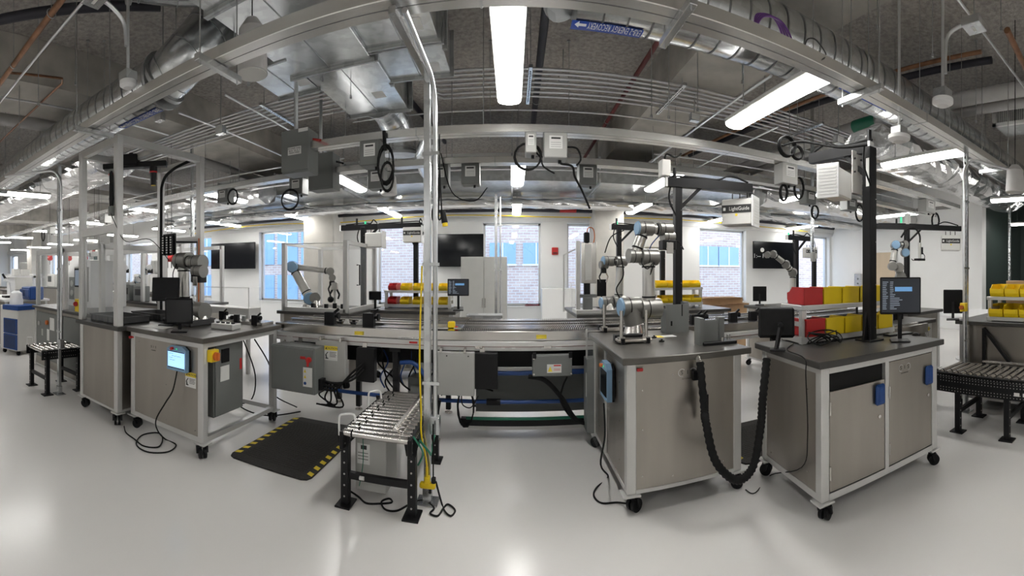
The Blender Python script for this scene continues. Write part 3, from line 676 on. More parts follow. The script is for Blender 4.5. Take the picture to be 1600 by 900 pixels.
switch_box(441, 482, 203, 270, 3.62, 'large grey switch box with white label at the left end of the middle rail')
switch_box(483, 520, 240, 296, 4.6, 'plain grey switch box hanging behind the labelled one', False)
# ================================================================ WORK BENCHES
TZ = .95      # worktop height
def caster(parent, x, y, rot=0.6, r=.042):
    c, s_ = cos(rot), sin(rot)
    q = obj('caster', MB().box(x - .03, x + .03, y - .03, y + .03, .10, .112, .003).cyl((x, y, .085), (x, y, .102), .022, n=12).bar((x - .026 * s_, y + .026 * c, .095), (x + .02 * c - .026 * s_, y + .02 * s_ + .026 * c, .04), .045, .012).bar((x + .026 * s_, y - .026 * c, .095), (x + .02 * c + .026 * s_, y + .02 * s_ - .026 * c, .04), .045, .012), m_blkm, parent)
    wx, wy = x + .02 * c, y + .02 * s_
    for k in (-1, 1):
        a = .008 * k; b_ = .030 * k
        obj('wheel', MB().cyl((wx - s_ * a, wy + c * a, r), (wx - s_ * b_, wy + c * b_, r), r, n=20), m_black, q)
    return q
def logo(parent, x, y, z, face='front', s=1.0, ring=True):
    """three-letter maker's mark on a panel; front faces -y, side faces -x"""
    m = MB(); rg = MB()
    for k, ch in enumerate('SIS'):
        m.join(text_mb(ch, .022 * s), ((k - 1) * .034 * s, 0, 0))
    for k in ((-1, 1) if ring else ()):
        a0 = pi * .28 if k > 0 else pi * .9
        rg.tube([(k * .034 * s + .021 * s * cos(a), -.001, .021 * s * sin(a)) for a in [(-.55 if k > 0 else .25) * pi + i * 1.35 * pi / 14 for i in range(15)]], .0018 * s, 4)
    m2 = text_mb('AUTOMATION', .007 * s); m.join(m2, (0, 0, -.034 * s))
    R_ = M.Translation((x, y, z)) @ (M.Rotation(-pi / 2, 4, 'Z') if face == 'side' else M.Identity(4))
    m.xf(R_); q = obj('logo', m, m_ink, parent)
    if ring: rg.xf(R_); obj('ring', rg, m_white, q)
def caution(parent, x, y, z, w_=.11, h=.11, face='front', name='warning_label'):
    l_ = MB().box(-w_ / 2, w_ / 2, -.0015, 0, -h / 2, h / 2 - h * .3); y_ = MB().box(-w_ / 2, w_ / 2, -.0016, 0, h / 2 - h * .3, h / 2)
    k = MB(); k.join(text_mb('CAUTION', h * .14), (w_ * .08, -.0016, h * .34))
    k.add([(-w_ * .42, -.0025, h * .27), (-w_ * .28, -.0025, h * .27), (-w_ * .35, -.0025, h * .42)], [(0, 1, 2)])
    k.box(-w_ * .42, -w_ * .2, -.0026, -.0015, -h * .4, -h * .33); k.bar((-w_ * .32, -.002, -h * .33), (-w_ * .38, -.002, -h * .1), w_ * .07); k.bar((-w_ * .38, -.002, -h * .1), (-w_ * .22, -.002, h * .08), w_ * .05)
    for i in range(4): k.box(-w_ * .1, w_ * (.42 - .05 * (i % 2)), -.0026, -.0015, h * (.06 - i * .1), h * (.09 - i * .1))
    R_ = M.Translation((x, y, z)) @ (M.Rotation({'side': -pi / 2, 'right': pi / 2, 'front': 0}[face], 4, 'Z'))
    for q in (l_, y_, k): q.xf(R_)
    o = obj(name, l_, m_wlab, parent); obj('yellow_band', y_, m_ylab, o); obj('printing', k, m_ink, o)
def bench(name, label, x, y, W, D, rz=0, front=True, left=True, right=True, back=True, top=m_ttop, ov=.035, cat='workbench', group='wheeled steel workbenches', post=.06, z0=.12, casters=True, ovr=None):
    t = thing(name, label, cat, (x, y, 0), rz, group); P = post
    if not casters: z0 = .012
    n = 0
    for i, a in enumerate((0, W - P)):
        for j, b in enumerate((0, D - P)):
            q = obj('post', MB().box(a, a + P, b, b + P, z0, TZ - .045, .004), m_alu, t)
            obj('foot_plate', MB().box(a - .025, a + P + .025, b - .02, b + P + .02, z0 - .012, z0, .002), m_alu, q)
            if casters: caster(t, a + P / 2 + .01 * (1 - 2 * i), b + P / 2, [.5, 2.4, -.6, 1.9][i * 2 + j])
    if front: obj('front_panel', MB().box(P, W - P, .008, .02, z0 + .02, TZ - .045), m_steel, t)
    if back: obj('back_panel', MB().box(P, W - P, D - .02, D - .008, z0 + .02, TZ - .045), m_steel, t)
    for flag, a, nm in ((left, .008, 'side_panel'), (right, W - .02, 'side_panel')):
        if flag: obj(nm, MB().box(a, a + .012, P, D - P, z0 + .02, TZ - .045), m_steel, t)
    rl = MB()
    for z in (z0, TZ - .085):
        rl.box(P, W - P, .004, .044, z, z + .04); rl.box(P, W - P, D - .044, D - .004, z, z + .04)
        rl.box(.004, .044, P, D - P, z, z + .04); rl.box(W - .044, W - .004, P, D - P, z, z + .04)
    if not (front and left and right and back):
        obj('frame_rail', rl, m_alu, t)
    else:
        obj('bottom_rail', MB().box(P, W - P, 0, .03, z0, z0 + .022).box(0, .03, P, D - P, z0, z0 + .022).box(W - .03, W, P, D - P, z0, z0 + .022), m_alu, t)
    l0, l1 = ovr if ovr else (ov, ov)
    obj('worktop', MB().box(-l0, W + l1, -ov, D + ov, TZ - .042, TZ, .004), top, t)
    return t
def screws(t, pts, ax='front'):
    m = MB()
    for (a, y, z) in pts:
        if ax == 'front': m.cyl((a, y, z), (a, y - .003, z), .005, n=8)
        else: m.cyl((a, y, z), (a - .003, y, z), .005, n=8)
    obj('screws', m, m_steel2, t)

# ---- left front bench (robot bench)
A = bench('workbench', 'steel workbench at left, open on its right side, blue touch screen in front', -3.13, 2.33, .94, 1.06, right=False, back=False, ovr=(.03, .03))
logo(A, .33, .007, .80, s=.9, ring=False)
screws(A, [(.12, .008, .82), (.12, .008, .2), (.85, .008, .2), (.5, .008, .2), (.5, .008, .5)])
def hmi(label, loc, rz, lit=True):
    t = thing('operator_screen', label, 'touch screen', loc, rz)
    W2, H2 = (.115, .102) if lit else (.105, .125)
    out = [(-W2, -H2), (W2, -H2), (W2, H2 * .72), (W2 * .6, H2), (-W2 * .55, H2), (-W2, H2 * .72)]
    obj('bezel', MB().prism([(a, b) for a, b in out], 'y', -.05, -.015), m_sky, t)
    obj('back_shell', MB().prism([(a * .98 + .008, b * .98) for a, b in out], 'y', -.015, 0), m_black, t)
    s = obj('screen', MB().box(-W2 * .86, W2 * .86, -.052, -.05, -H2 * .8, H2 * .58), m_lcd if lit else m_scr, t)
    if lit:
        k = MB().box(-W2 * .86, W2 * .86, -.0535, -.052, H2 * .5, H2 * .58).box(-W2 * .86, W2 * .86, -.0535, -.052, -H2 * .8, -H2 * .72)
        for i, (a, b) in enumerate([(-.75, -.3), (-.45, .5), (-.7, -.35), (-.7, -.1)]): k.box(W2 * a, W2 * b, -.0535, -.052, H2 * (.34 - i * .17), H2 * (.36 - i * .17))
        obj('screen_text', k, m_scr, s)
    obj('stop_button', MB().cyl((-W2 * .35, -.05, H2 * .76), (-W2 * .35, -.072, H2 * .76), .013, n=16), m_red if lit else m_org, t)
    obj('indicator', MB().cyl((W2 * .05, -.05, H2 * .76), (W2 * .05, -.055, H2 * .76), .007, n=12), m_grnl, t)
    return t
hp = at_Y(281, 559, 2.33)
hmi('blue-rimmed lit touch screen on the front panel of the left robot bench', (hp.x, 2.338, hp.z), 0)
cp = at_Y(297, 594, 2.33); caution(A, cp.x + 3.13, .007, cp.z, .12, .12)
obj('lockout_tag', MB().box(.005, .05, -.004, 0, .845, .86, .002).cyl((.02, 0, .852), (.02, -.03, .852), .012, n=10), m_red, A)
# isolator and enclosure inside the open side
iso = thing('isolator_switch', 'yellow box with orange rotary handle on the corner post of the left robot bench', 'switch', (-2.19, 2.42, .80))
obj('box', MB().box(0, .05, -.045, .045, -.045, .05, .004), m_yel, iso); obj('dial', MB().cyl((.05, 0, 0), (.07, 0, 0), .034, n=18).box(.07, .09, -.01, .01, -.03, .03), m_org, iso)
obj('side_label', MB().box(-.0, .0015, -.075, -.055, -.06, .06), m_wlab, iso)
e = thing('control_enclosure', 'grey control box inside the open side of the left robot bench', 'electrical box', (-2.62, 2.60, .22), 0)
obj('enclosure', MB().box(0, .30, 0, .40, 0, .66, .006), m_gbox, e)
obj('door', MB().box(.30, .315, .01, .39, .01, .65, .004), m_gbox, e); obj('keypad', MB().box(.315, .33, .08, .18, .46, .58, .004), m_blkm, e)
obj('label', MB().box(.3152, .317, .07, .19, .30, .43), m_wlab, e); obj('red_label', MB().box(.3152, .317, .34, .37, .36, .46), m_red, e)
obj('mount_rail', MB().box(.0, .05, .1, .13, .66, .69).box(.0, .05, .3, .33, .66, .69), m_alu, e)
obj('mount_bracket', MB().box(.05, .09, .08, .34, -.08, 0), m_alu, e)
for k, pts in enumerate([[(-2.5, 3.0, .3), (-2.45, 3.2, .12), (-2.3, 3.4, .03), (-2.1, 3.7, .02)], [(-2.4, 3.3, .8), (-2.35, 3.5, .5), (-2.4, 3.6, .2), (-2.2, 3.8, .02)], [(-2.55, 3.3, .8), (-2.5, 3.45, .4), (-2.6, 3.5, .1), (-2.9, 3.5, .02)]]):
    run('power_cable', pts, .007, m_rub, ['black cable dropping behind the grey control box', 'black cable looping behind the open bench frame', 'black cable hanging at the back of the open bench'][k], 'cable', sm=True, n=6)
# cord from the touch screen coiled on the floor
fl = lambda x, y: at_h(x, y, .008)
run('mains_cable', [V((hp.x, 2.30, hp.z - .10)), V((hp.x - .01, 2.26, .5)), at_Y(258, 630, 2.23), at_Y(244, 655, 2.21), at_Y(246, 672, 2.21), fl(258, 686), fl(275, 695), fl(262, 706), fl(230, 706), fl(213, 694), fl(222, 680), fl(245, 676), fl(254, 684), fl(248, 698), fl(225, 697), fl(210, 686), fl(197, 676), fl(194, 666)], .006, m_rub, 'black cord coiled on the floor in front of the left robot bench', 'cord', sm=True, n=6)

# ---- cage bench further left
B = bench('workbench', 'narrow steel workbench under the tall aluminium cage', -3.93, 2.23, .72, 1.2, top=m_char, right=True, ovr=(.04, .06))
screws(B, [(.12, .008, .25), (.6, .008, .3)])
cg = thing('machine_cage', 'tall open aluminium frame cage standing on the left bench', 'cage', (-3.90, 2.25, TZ))
cw, cdp, ch = .68, 1.13, 1.83
for a in (0, cw):
    for b in (0, cdp): obj('post', MB().box(a - .035, a + .035, b - .035, b + .035, 0, ch, .004), m_alu, cg)
tb = MB()
for z in (ch - .035,): tb.box(0, cw, -.03, .03, z - .035, z + .035).box(0, cw, cdp - .03, cdp + .03, z - .035, z + .035).box(-.03, .03, 0, cdp, z - .035, z + .035).box(cw - .03, cw + .03, 0, cdp, z - .035, z + .035)
obj('top_frame', tb, m_alu, cg)
obj('mid_rail', MB().box(.03, cw - .03, -.03, .03, .9, .98), m_alu, cg); obj('mid_rail', MB().box(.03, cw - .03, cdp - .03, cdp + .03, .86, .93), m_alu, cg)
obj('clear_panel', MB().box(.035, cw - .035, -.004, .004, .02, .9), m_acr, cg)
obj('cross_rail', MB().box(.03, cw - .03, .5, .55, ch - .06, ch - .01), m_alu, cg)
obj('orange_hose', MB().tube([(cw + .02, cdp - .05, .0), (cw + .025, cdp - .05, .9)], .008, 6), m_org, cg)
obj('cable_loom', MB().tube(spline([(.06, cdp - .05, 0), (.06, cdp - .05, 1.3), (.1, cdp - .06, 1.62), (.3, cdp - .08, 1.74), (cw, cdp - .08, 1.8)], 8), .018, 8), m_rub, cg)
# lamp bar inside the cage top
lb = thing('work_light_bar', 'black bar with two small spotlights inside the cage top', 'spotlight', (-3.84, 2.60, 2.60), R(40))
obj('bar', MB().box(-.1, .62, -.05, .05, .03, .09, .005).box(.1, .3, -.09, .09, .05, .17, .01), m_blkm, lb)
for x, m_ in ((.0, m_gbox), (.47, m_blkm)):
    q = obj('spot_head', MB().cyl((x, 0, .06), (x, 0, -.03), .045, n=16).cyl((x, 0, -.03), (x, 0, -.17), .04, .032, n=16), m_, lb)
    obj('lens', MB().cyl((x, 0, -.17), (x, 0, -.174), .026, n=16), m_ylab, q); obj('red_collar', MB().cyl((x, 0, -.02), (x, 0, -.035), .046, n=16), m_red, q)
obj('hanger', MB().box(.2, .24, -.02, .02, .15, .2), m_blkm, lb)
wn = thing('barcode_scanner', 'long black cylindrical sensor strapped to the cage corner post', 'sensor', (-3.265, 2.20, 2.18))
obj('body', MB().cyl((0, 0, 0), (0, 0, .24), .024, .02, n=14).cyl((0, 0, .24), (0, 0, .26), .02, .008, n=14).cyl((0, 0, -.08), (0, 0, 0), .02, .026, n=14), m_black, wn)
obj('clamp', MB().box(-.03, .03, -.02, .03, -.17, -.08, .004), m_gbox, wn)
obj('cord', MB().tube(spline([(0.02, -.02, -.15), (.06, 0, -.25), (.1, .1, -.42), (.22, .3, -.40), (.27, .5, -.6)], 6), .004, 5), m_rub, wn)
ct = thing('cable_track', 'black perforated sensor bracket hanging behind the cage corner post', 'bracket', (-3.42, 3.05, 1.66))
m = MB()
for k in range(3): 
    m.box(-.09 + k * .065, -.05 + k * .065, 0, .03, 0, .22)
m.box(-.1, .1, .03, .05, 0, .24)
obj('bracket', m, m_blkm, ct); s = MB()
for k in range(3):
    for j in range(7): s.box(-.082 + k * .065, -.058 + k * .065, -.002, 0, .02 + j * .028, .035 + j * .028)
obj('slots', s, m_wlab, ct); obj('arm', MB().bar((0, .05, .15), (.18, .3, .15), .02), m_blkm, ct)
def crate(name, label, x, y, W, D, h, rz=0, nx=7, grp='dark parts crates', m_=m_tbin, z=TZ):
    t = thing(name, label, 'crate', (x, y, z), rz, grp)
    b = MB().box(0, W, 0, D, 0, .006).box(0, W, 0, .006, 0, h).box(0, W, D - .006, D, 0, h).box(0, .006, 0, D, 0, h).box(W - .006, W, 0, D, 0, h)
    obj('tray', b, m_, t); r = MB().box(-.008, W + .008, -.01, 0, h - .015, h).box(-.008, W + .008, D, D + .01, h - .015, h).box(-.01, 0, 0, D, h - .015, h).box(W, W + .01, 0, D, h - .015, h)
    for k in range(nx): r.box((k + .3) * W / nx, (k + .4) * W / nx, -.008, 0, 0, h)
    obj('rim', r, m_, t); return t
crate('parts_crate', 'dark grey ribbed crate at the front of the cage bench', -3.85, 2.32, .55, .38, .07)
crate('parts_crate', 'dark grey ribbed crate at the back of the cage bench', -3.8, 2.85, .5, .36, .07)
crate('parts_crate', 'low dark tray beside the cage post on the robot bench', -3.10, 2.72, .38, .34, .06)

# ---- middle bench right of the aisle
C = bench('workbench', 'steel workbench right of the aisle with a blue-rimmed panel on its left side', .68, 2.36, .80, 1.03, ovr=(.035, .06))
lp = at_Y(1075, 582, 2.36); logo(C, lp.x - .68, .007, lp.z, s=1.15)
screws(C, [(.10, .008, .74), (.10, .008, .5), (.10, .008, .22), (.30, .008, .82), (.30, .008, .19), (.66, .008, .21), (.66, .008, .6)])
screws(C, [(.008, y_, z_) for y_ in (.2, .5, .8) for z_ in (.25, .5, .75)], 'side')
obj('side_strip', MB().box(-.004, .006, .55, .60, .14, .9), m_alu, C)
obj('lockout_tag', MB().box(.06, .10, -.012, 0, .86, .88, .004), m_red, C)
hmi('blue-rimmed dark touch screen on the side of the middle bench', (.675, 2.75, .72), -pi / 2, False)
run('mains_cable', [(.62, 2.72, .57), (.60, 2.6, .4), (.55, 2.5, .26), fl(950, 745), fl(932, 762), fl(928, 775), fl(940, 786), fl(965, 785), V((.72, 2.38, .05))], .006, m_rub, 'black cord running down the side of the middle bench to the floor', 'cord', sm=True, n=6)
wt = at_h(1045, 525, TZ)
obj('table_label', MB().box(wt.x - .68 - .06, wt.x - .68 + .05, wt.y - 2.36 - .05, wt.y - 2.36 + .05, TZ, TZ + .001), m_wlab, C)
obj('table_label', MB().box(wt.x - .68 - .11, wt.x - .68 - .06, wt.y - 2.36 - .05, wt.y - 2.36 + .05, TZ, TZ + .001), m_ylab, C)
# corrugated hose between the middle and right benches
h0 = at_Y(1096, 560, 2.28); h1 = at_Y(1192, 560, 2.25)
hz = thing('corrugated_hose', 'thick black corrugated hose hanging in a loop between the two right benches', 'hose', (0, 0, 0))
hp_ = spline([(h0.x, 2.30, .90), (h0.x + .0, 2.24, .62), at_Y(1103, 660, 2.18), at_Y(1118, 720, 2.12), at_Y(1150, 750, 2.08), at_Y(1176, 730, 2.06), at_Y(1188, 670, 2.04), at_Y(1192, 620, 2.0), (h1.x * .93, 2.05, .93)], 14)
m = MB().tube(hp_, [.024 + (.003 if i % 2 else -.002) for i in range(len(hp_))], 14); obj('hose', m, m_rub, hz)
obj('clip', MB().box(h0.x - .035, h0.x + .035, 2.32, 2.345, .78, .84).box(h0.x + .02, h0.x + .04, 2.26, 2.3, .5, .7), m_blkm, hz)
obj('top_fitting', MB().cyl((h0.x, 2.31, .88), (h0.x, 2.345, .93), .02, n=12), m_steel2, hz)

# ---- right cabinet bench
D = bench('cabinet_bench', 'large steel cabinet bench with two doors and blue handles at right', 1.62, 1.72, 1.09, .72, R(-6.6), front=False, cat='cabinet', top=m_char, group='wheeled steel workbenches', ov=.04)
obj('bottom_rail', MB().box(.06, 1.03, 0, .04, .12, .16), m_alu, D)
obj('top_rail', MB().box(.06, 1.03, 0, .04, .865, .908), m_alu, D); obj('centre_post', MB().box(.525, .56, 0, .04, .16, .865), m_alu, D)
obj('slot_opening', MB().box(.075, .525, .03, .04, .70, .865), m_slot, D)
for (a, b, z1, hx) in ((.065, .522, .755, .43), (.565, 1.025, .86, .94)):
    dr = obj('door', MB().box(a, b, .004, .02, .165, z1, .002), m_steel, D)
    obj('handle', MB().box(hx - .005, hx + .075, -.028, .004, .60 if hx < .5 else .63, .735 if hx < .5 else .77, .012).box(hx + .01, hx + .05, -.032, -.026, .62 if hx < .5 else .65, .715 if hx < .5 else .75, .003), m_blu, dr)
    obj('lock', MB().cyl((hx + .04, .004, .52 if hx < .5 else .55), (hx + .04, -.004, .52 if hx < .5 else .55), .012, n=14), m_steel2, dr)
    for z in (.28, .66): obj('hinge', MB().cyl((a - .002, -.004, z - .04), (a - .002, -.004, z + .04), .006, n=8), m_steel2, dr)
logo(D, .72, .003, .80, s=1.1)
screws(D, [(.008, .15, .75), (.008, .15, .25), (.008, .6, .8), (.008, .6, .2)], 'side')

# ================================================================ MAIN CONVEYOR
cv = thing('belt_conveyor', 'long stainless roller conveyor line crossing the room behind the front benches', 'conveyor', (0, 3.45, 0))
CX0, CX1 = -2.25, 4.2
for (y0, y1, nm) in ((0, .03, 'near_side_frame'), (.81, .84, 'far_side_frame')):
    q = obj('side_frame', MB().box(CX0, CX1, y0, y1, .885, .965, .003), m_steel2, cv)
    obj('lower_channel', MB().box(CX0, CX1, y0 - .006, y1 + .006, .80, .88, .003).box(CX0, CX1, y0 - .012, y0 - .006, .838, .846), m_alu, q)
obj('red_line', MB().box(CX0, CX1, -.014, -.008, .835, .839), m_redpipe, cv)
for y0, y1 in ((.04, .27), (.30, .34), (.48, .51), (.57, .78)):
    if y1 - y0 > .1:
        obj('bed_plate', MB().box(CX0, CX1, y0, y1, .95, .956), m_blkm, cv)
    else: obj('guide_rail', MB().box(CX0, CX1, y0, y1, .93, .980, .003), m_steel2, cv)
obj('bed_pan', MB().box(CX0, CX1, .24, .58, .90, .952), m_steel2, cv)
rm = MB(); k = -.75
while k < .62: rm.bar((k, .045, .975), (k + .05, .26, .975), .007, .014); k += .018
obj('slanted_rollers', rm, m_steel2, cv)['kind'] = 'stuff'
rm = MB(); k = -.45
while k < 1.6: rm.box(k, k + .008, .59, .76, .965, .99); k += .02
obj('far_rollers', rm, m_steel2, cv)['kind'] = 'stuff'
rm = MB(); k = -.45
while k < .95: rm.box(k, k + .008, .37, .455, .96, .988); k += .02
obj('middle_rollers', rm, m_steel2, cv)['kind'] = 'stuff'
rm = MB(); k = -1.2
while k < -.75: rm.bar((k, .05, .968), (k + .05, .22, .968), .007, .01); k += .018
obj('left_rollers', rm, m_steel2, cv)['kind'] = 'stuff'
obj('cover_plate', MB().box(-.78, -.43, .02, .24, .975, .992, .002), m_steel2, cv)
obj('cover_plate', MB().box(-.75, -.42, .78, .80, .93, 1.0, .002), m_steel2, cv)
for x in (-1.70, -.28, .30, .86): obj('joint_bracket', MB().box(x - .03, x + .03, -.02, 0, .82, .845).cyl((x - .02, -.022, .83), (x - .02, -.02, .83), .006, n=8).cyl((x + .02, -.022, .83), (x + .02, -.02, .83), .006, n=8), m_steel2, cv)
for x0, x1, m_, z0, z1, tx in ((-.98, -.85, m_wlab, .885, .90, 'RETURN CONV 2'), (-.83, -.69, m_wlab, .885, .90, 'RETURN CONV 1'), (-1.39, -1.31, m_ylab, .90, .93, ''), (.205, .29, m_ylab, .905, .935, ''), (-.09, .03, m_wlab, .82, .835, 'CONVEYOR 4'), (.25, .42, m_wlab, .82, .836, 'LIFT STATION'), (-.88, -.81, m_red, .85, .865, '')):
    q = obj('label', MB().box(x0, x1, -.016, -.002, z0, z1), m_, cv)
    if tx:
        a = text_mb(tx, (z1 - z0) * .55, sx=.8); a.xf(M.Translation(((x0 + x1) / 2, -.0165, (z0 + z1) / 2))); obj('lettering', a, m_ink, q)
# legs and floor beams
for x, y in ((-1.02, .03), (-.66, .03), (-1.6, .6), (1.6, .03), (-.66, .75), (2.6, .03), (3.6, .03), (-1.9, .75)):
    q = obj('leg', MB().box(x - .025, x + .025, y, y + .06, .04, .80, .003), m_blkm, cv)
    obj('leg_bracket', MB().box(x - .05, x + .05, y - .008, y, .76, .83, .003), m_blkm, q); obj('foot', MB().cyl((x, y + .03, 0), (x, y + .03, .012), .04, n=14).cyl((x, y + .03, .012), (x, y + .03, .06), .01, n=8), m_steel2, q)
obj('floor_beam', MB().box(-.45, 1.0, .12, .18, .12, .18), m_blkm, cv); obj('blue_air_line', MB().tube([(-2.2, .10, .34), (1.0, .10, .34)], .018, 8), m_blu, cv)
obj('green_line', MB().tube([(-.4, .11, .19), (1.0, .11, .19)], .014, 8), m_grn, cv)
obj('coupler', MB().cyl((-.22, .10, .34), (-.10, .10, .34), .03, n=12), m_black, cv)
obj('blue_hose', MB().tube(spline([(-.4, .12, .60), (0, .13, .585), (.4, .12, .60), (.9, .12, .59)], 6), .016, 8).tube([(-.4, .14, .57), (.9, .14, .575)], .012, 8), m_blu, cv)
obj('back_panel', MB().box(-.35, .95, .5, .52, .12, .58), m_gbox, cv); obj('dark_cover', MB().box(-2.2, 1.0, .3, .32, .60, .80), m_blkm, cv)  # black sheet stretched left to stand in for shade under the conveyor
obj('back_rail', MB().box(-.38, 1.0, .44, .5, .50, .56), m_alu, cv)
obj('drip_tray', MB().box(-.4, 1.0, .2, .24, .06, .10), m_alu, cv)
random.seed(11)
for k in range(18):
    x = -1.25 + .052 * k + random.uniform(-.03, .03); y = random.uniform(.15, .4)
    obj('cable', MB().tube(spline([(x, y, .78), (x + random.uniform(-.1, .1), y, .62), (x + random.uniform(-.12, .12), y + .05, .45), (x + random.uniform(-.1, .2), y, .36)], 6), .008, 6), m_blu if k % 3 == 0 else m_rub, cv)
obj('blue_hose', MB().tube(spline([(-.98, .06, .66), (-.85, .05, .66), (-.74, .06, .52), (-.76, .07, .34), (-.8, .08, .22)], 6), .02, 8), m_blu, cv)
obj('wire_tray', MB().box(-1.0, -.62, .3, .5, .56, .575).box(-1.0, -.62, .29, .3, .56, .62), m_galv, cv)
obj('motor_block', MB().box(-.95, -.78, .2, .4, .34, .5, .01).cyl((-.9, .15, .4), (-.7, .15, .4), .05, n=14), m_gbox, cv)
obj('valve_block', MB().box(-.62, -.46, .25, .4, .36, .52, .006), m_white, cv)
cr_ = MB()
for k in range(5): cr_.tube([(-.40 + .07 * cos(a * .5 + k), .05 + .01 * k, .30 + .17 * sin(a * .5 + k)) for a in range(0, 13)], .007, 6)
obj('cable_coil', cr_, m_rub, cv)
obj('cable', MB().tube(spline([(.14, .02, .58), (.28, 0, .55), (.42, .0, .40), (.55, .02, .2), (.75, .04, .13)], 8), .02, 8), m_rub, cv)
obj('cable', MB().tube(spline([(.47, .02, .57), (.43, .02, .48), (.42, .02, .35), (.55, .03, .18), (.72, .04, .15)], 8), .008, 8), m_rub, cv)
def box_on(label, x, y, z, w_, d_, h, m_=m_lbox, name='control_box', cat='electrical box', grp='boxes under the conveyor'):
    t = thing(name, label, cat, (x, y, z), 0, grp); obj('enclosure', MB().box(0, w_, 0, d_, 0, h, .005), m_, t); return t
t = box_on('pale square box with a caution label hanging on the conveyor frame', -1.75, 3.36, .47, .30, .06, .37)
caution(t, .16, -.001, .26, .13, .13); obj('cable_gland', MB().cyl((.05, .03, -.03), (.05, .03, 0), .015).cyl((.12, .03, -.03), (.12, .03, 0), .015).cyl((.2, .03, -.03), (.2, .03, 0), .015), m_black, t)
for k in range(5): obj('cable', MB().tube(spline([(.05 + .045 * k, .03, 0), (.08 + .03 * k, .04, -.08), (.0 + .06 * k, .08, -.16 - .02 * k), (.15 - .05 * k, .12, -.26)], 6), .008, 6), m_rub, t)
obj('hook', MB().box(.04, .06, 0, .075, .36, .40).box(.24, .26, 0, .075, .36, .40), m_steel2, t)
t = box_on('plain pale box on the conveyor frame behind the tall posts', -.64, 3.36, .44, .33, .06, .36, m_lbox)
obj('hook', MB().box(.04, .06, 0, .075, .35, .39).box(.24, .26, 0, .075, .35, .39), m_steel2, t); obj('screws', MB().cyl((.10, 0, .33), (.10, -.004, .33), .006).cyl((.28, 0, .33), (.28, -.004, .33), .006), m_ink, t)
obj('cable', MB().tube(spline([(.22, .03, 0), (.23, .03, -.08), (.30, .03, -.1), (.36, .03, 0)], 6), .005, 6), m_rub, t)
for x, l in ((-2.02, 'black drive cover left of the caution-labelled pale box'), (-1.36, 'black drive cover right of the caution-labelled pale box'), (-.32, 'black drive cover right of the plain pale box')):
    t = box_on(l, x, 3.40, .49, .20 if x > -1 else .17, .08, .30, m_blkm, 'drive_cover', 'machine cover', 'drive covers under the conveyor'); obj('bracket', MB().box(.05, .09, .03, .06, .30, .345), m_steel2, t)
t = box_on('dark grey box with a warning triangle label under the conveyor', .17, 3.38, .60, .33, .07, .175, m_gbox, grp=None)
q = obj('warning_label', MB().box(.12, .24, -.002, 0, .03, .10), m_wlab, t)
obj('triangle', MB().add([(.125, -.003, .04), (.165, -.003, .04), (.145, -.003, .085)], [(0, 1, 2)]), m_ylab, q); obj('printing', MB().box(.175, .235, -.003, -.002, .085, .095).box(.175, .23, -.003, -.002, .06, .063).box(.175, .23, -.003, -.002, .05, .053), m_red, q)
obj('corner_clips', MB().box(0, .03, -.012, .0, .15, .2, .004).box(.30, .33, -.012, 0, .15, .2, .004), m_blkm, t); obj('bolts', MB().cyl((.01, 0, .02), (.01, -.006, .02), .008).cyl((.32, 0, .02), (.32, -.006, .02), .008).cyl((.01, 0, .15), (.01, -.006, .15), .008).cyl((.32, 0, .15), (.32, -.006, .15), .008), m_steel2, t)
t = box_on('tall narrow grey box at the right end of the conveyor underside', .62, 3.35, .12, .10, .15, .62, m_gbox, grp=None); obj('label', MB().box(.0, -.002, .02, .04, .30, .5), m_wlab, t)
# big grey cabinet under the left end
t = thing('control_cabinet', 'large grey cabinet with a red rotary switch under the left end of the conveyor', 'cabinet', (-2.12, 3.18, .385), 0)
obj('enclosure', MB().box(0, .46, 0, .24, 0, .41, .006), m_gbox, t); obj('door', MB().box(.01, .45, -.015, 0, .01, .40, .003), m_gbox, t)
obj('hanger_bracket', MB().box(.04, .08, .2, .285, .36, .46).box(.38, .42, .2, .285, .36, .46), m_alu, t)
obj('rotary_switch', MB().cyl((.41, -.015, .31), (.41, -.035, .31), .025, n=18).box(.40, .42, -.05, -.035, .255, .325, .004), m_red, t); obj('red_label', MB().box(.32, .375, -.017, -.015, .31, .335), m_red, t)
q = obj('warning_labels', MB().box(.35, .44, -.017, -.015, .07, .24), m_wlab, t)
obj('triangle', MB().add([(.357, -.018, .195), (.383, -.018, .195), (.37, -.018, .225), (.357, -.018, .145), (.383, -.018, .145), (.37, -.018, .175)], [(0, 1, 2), (3, 4, 5)]), m_ylab, q); obj('round_sign', MB().cyl((.37, -.017, .10), (.37, -.0185, .10), .014, n=16), m_blu, q)
for k in range(3): obj('cable', MB().tube(spline([(.46, .1, .12 - .03 * k), (.60, .1, .10 - .03 * k), (.76, .12, .14 + .03 * k), (.84, .2, .22 + .03 * k)], 6), .010, 6), m_rub, t)
obj('connector', MB().box(.46, .50, .06, .14, .03, .13, .005), m_black, t)
# clear guard between conveyor and middle bench
gp = thing('clear_guard', 'clear plastic guard panel at the right end of the conveyor, beside the middle bench', 'guard', (.63, 3.0, .10))
obj('sheet', MB().box(0, .006, .0, .44, .05, .9), m_acr, gp); obj('edge_strip', MB().box(-.004, .010, .43, .445, 0, .88), m_alu, gp)
obj('screws', MB().cyl((-.006, .437, .2), (.0, .437, .2), .006).cyl((-.006, .437, .5), (.0, .437, .5), .006).cyl((-.006, .437, .8), (.0, .437, .8), .006), m_steel2, gp)

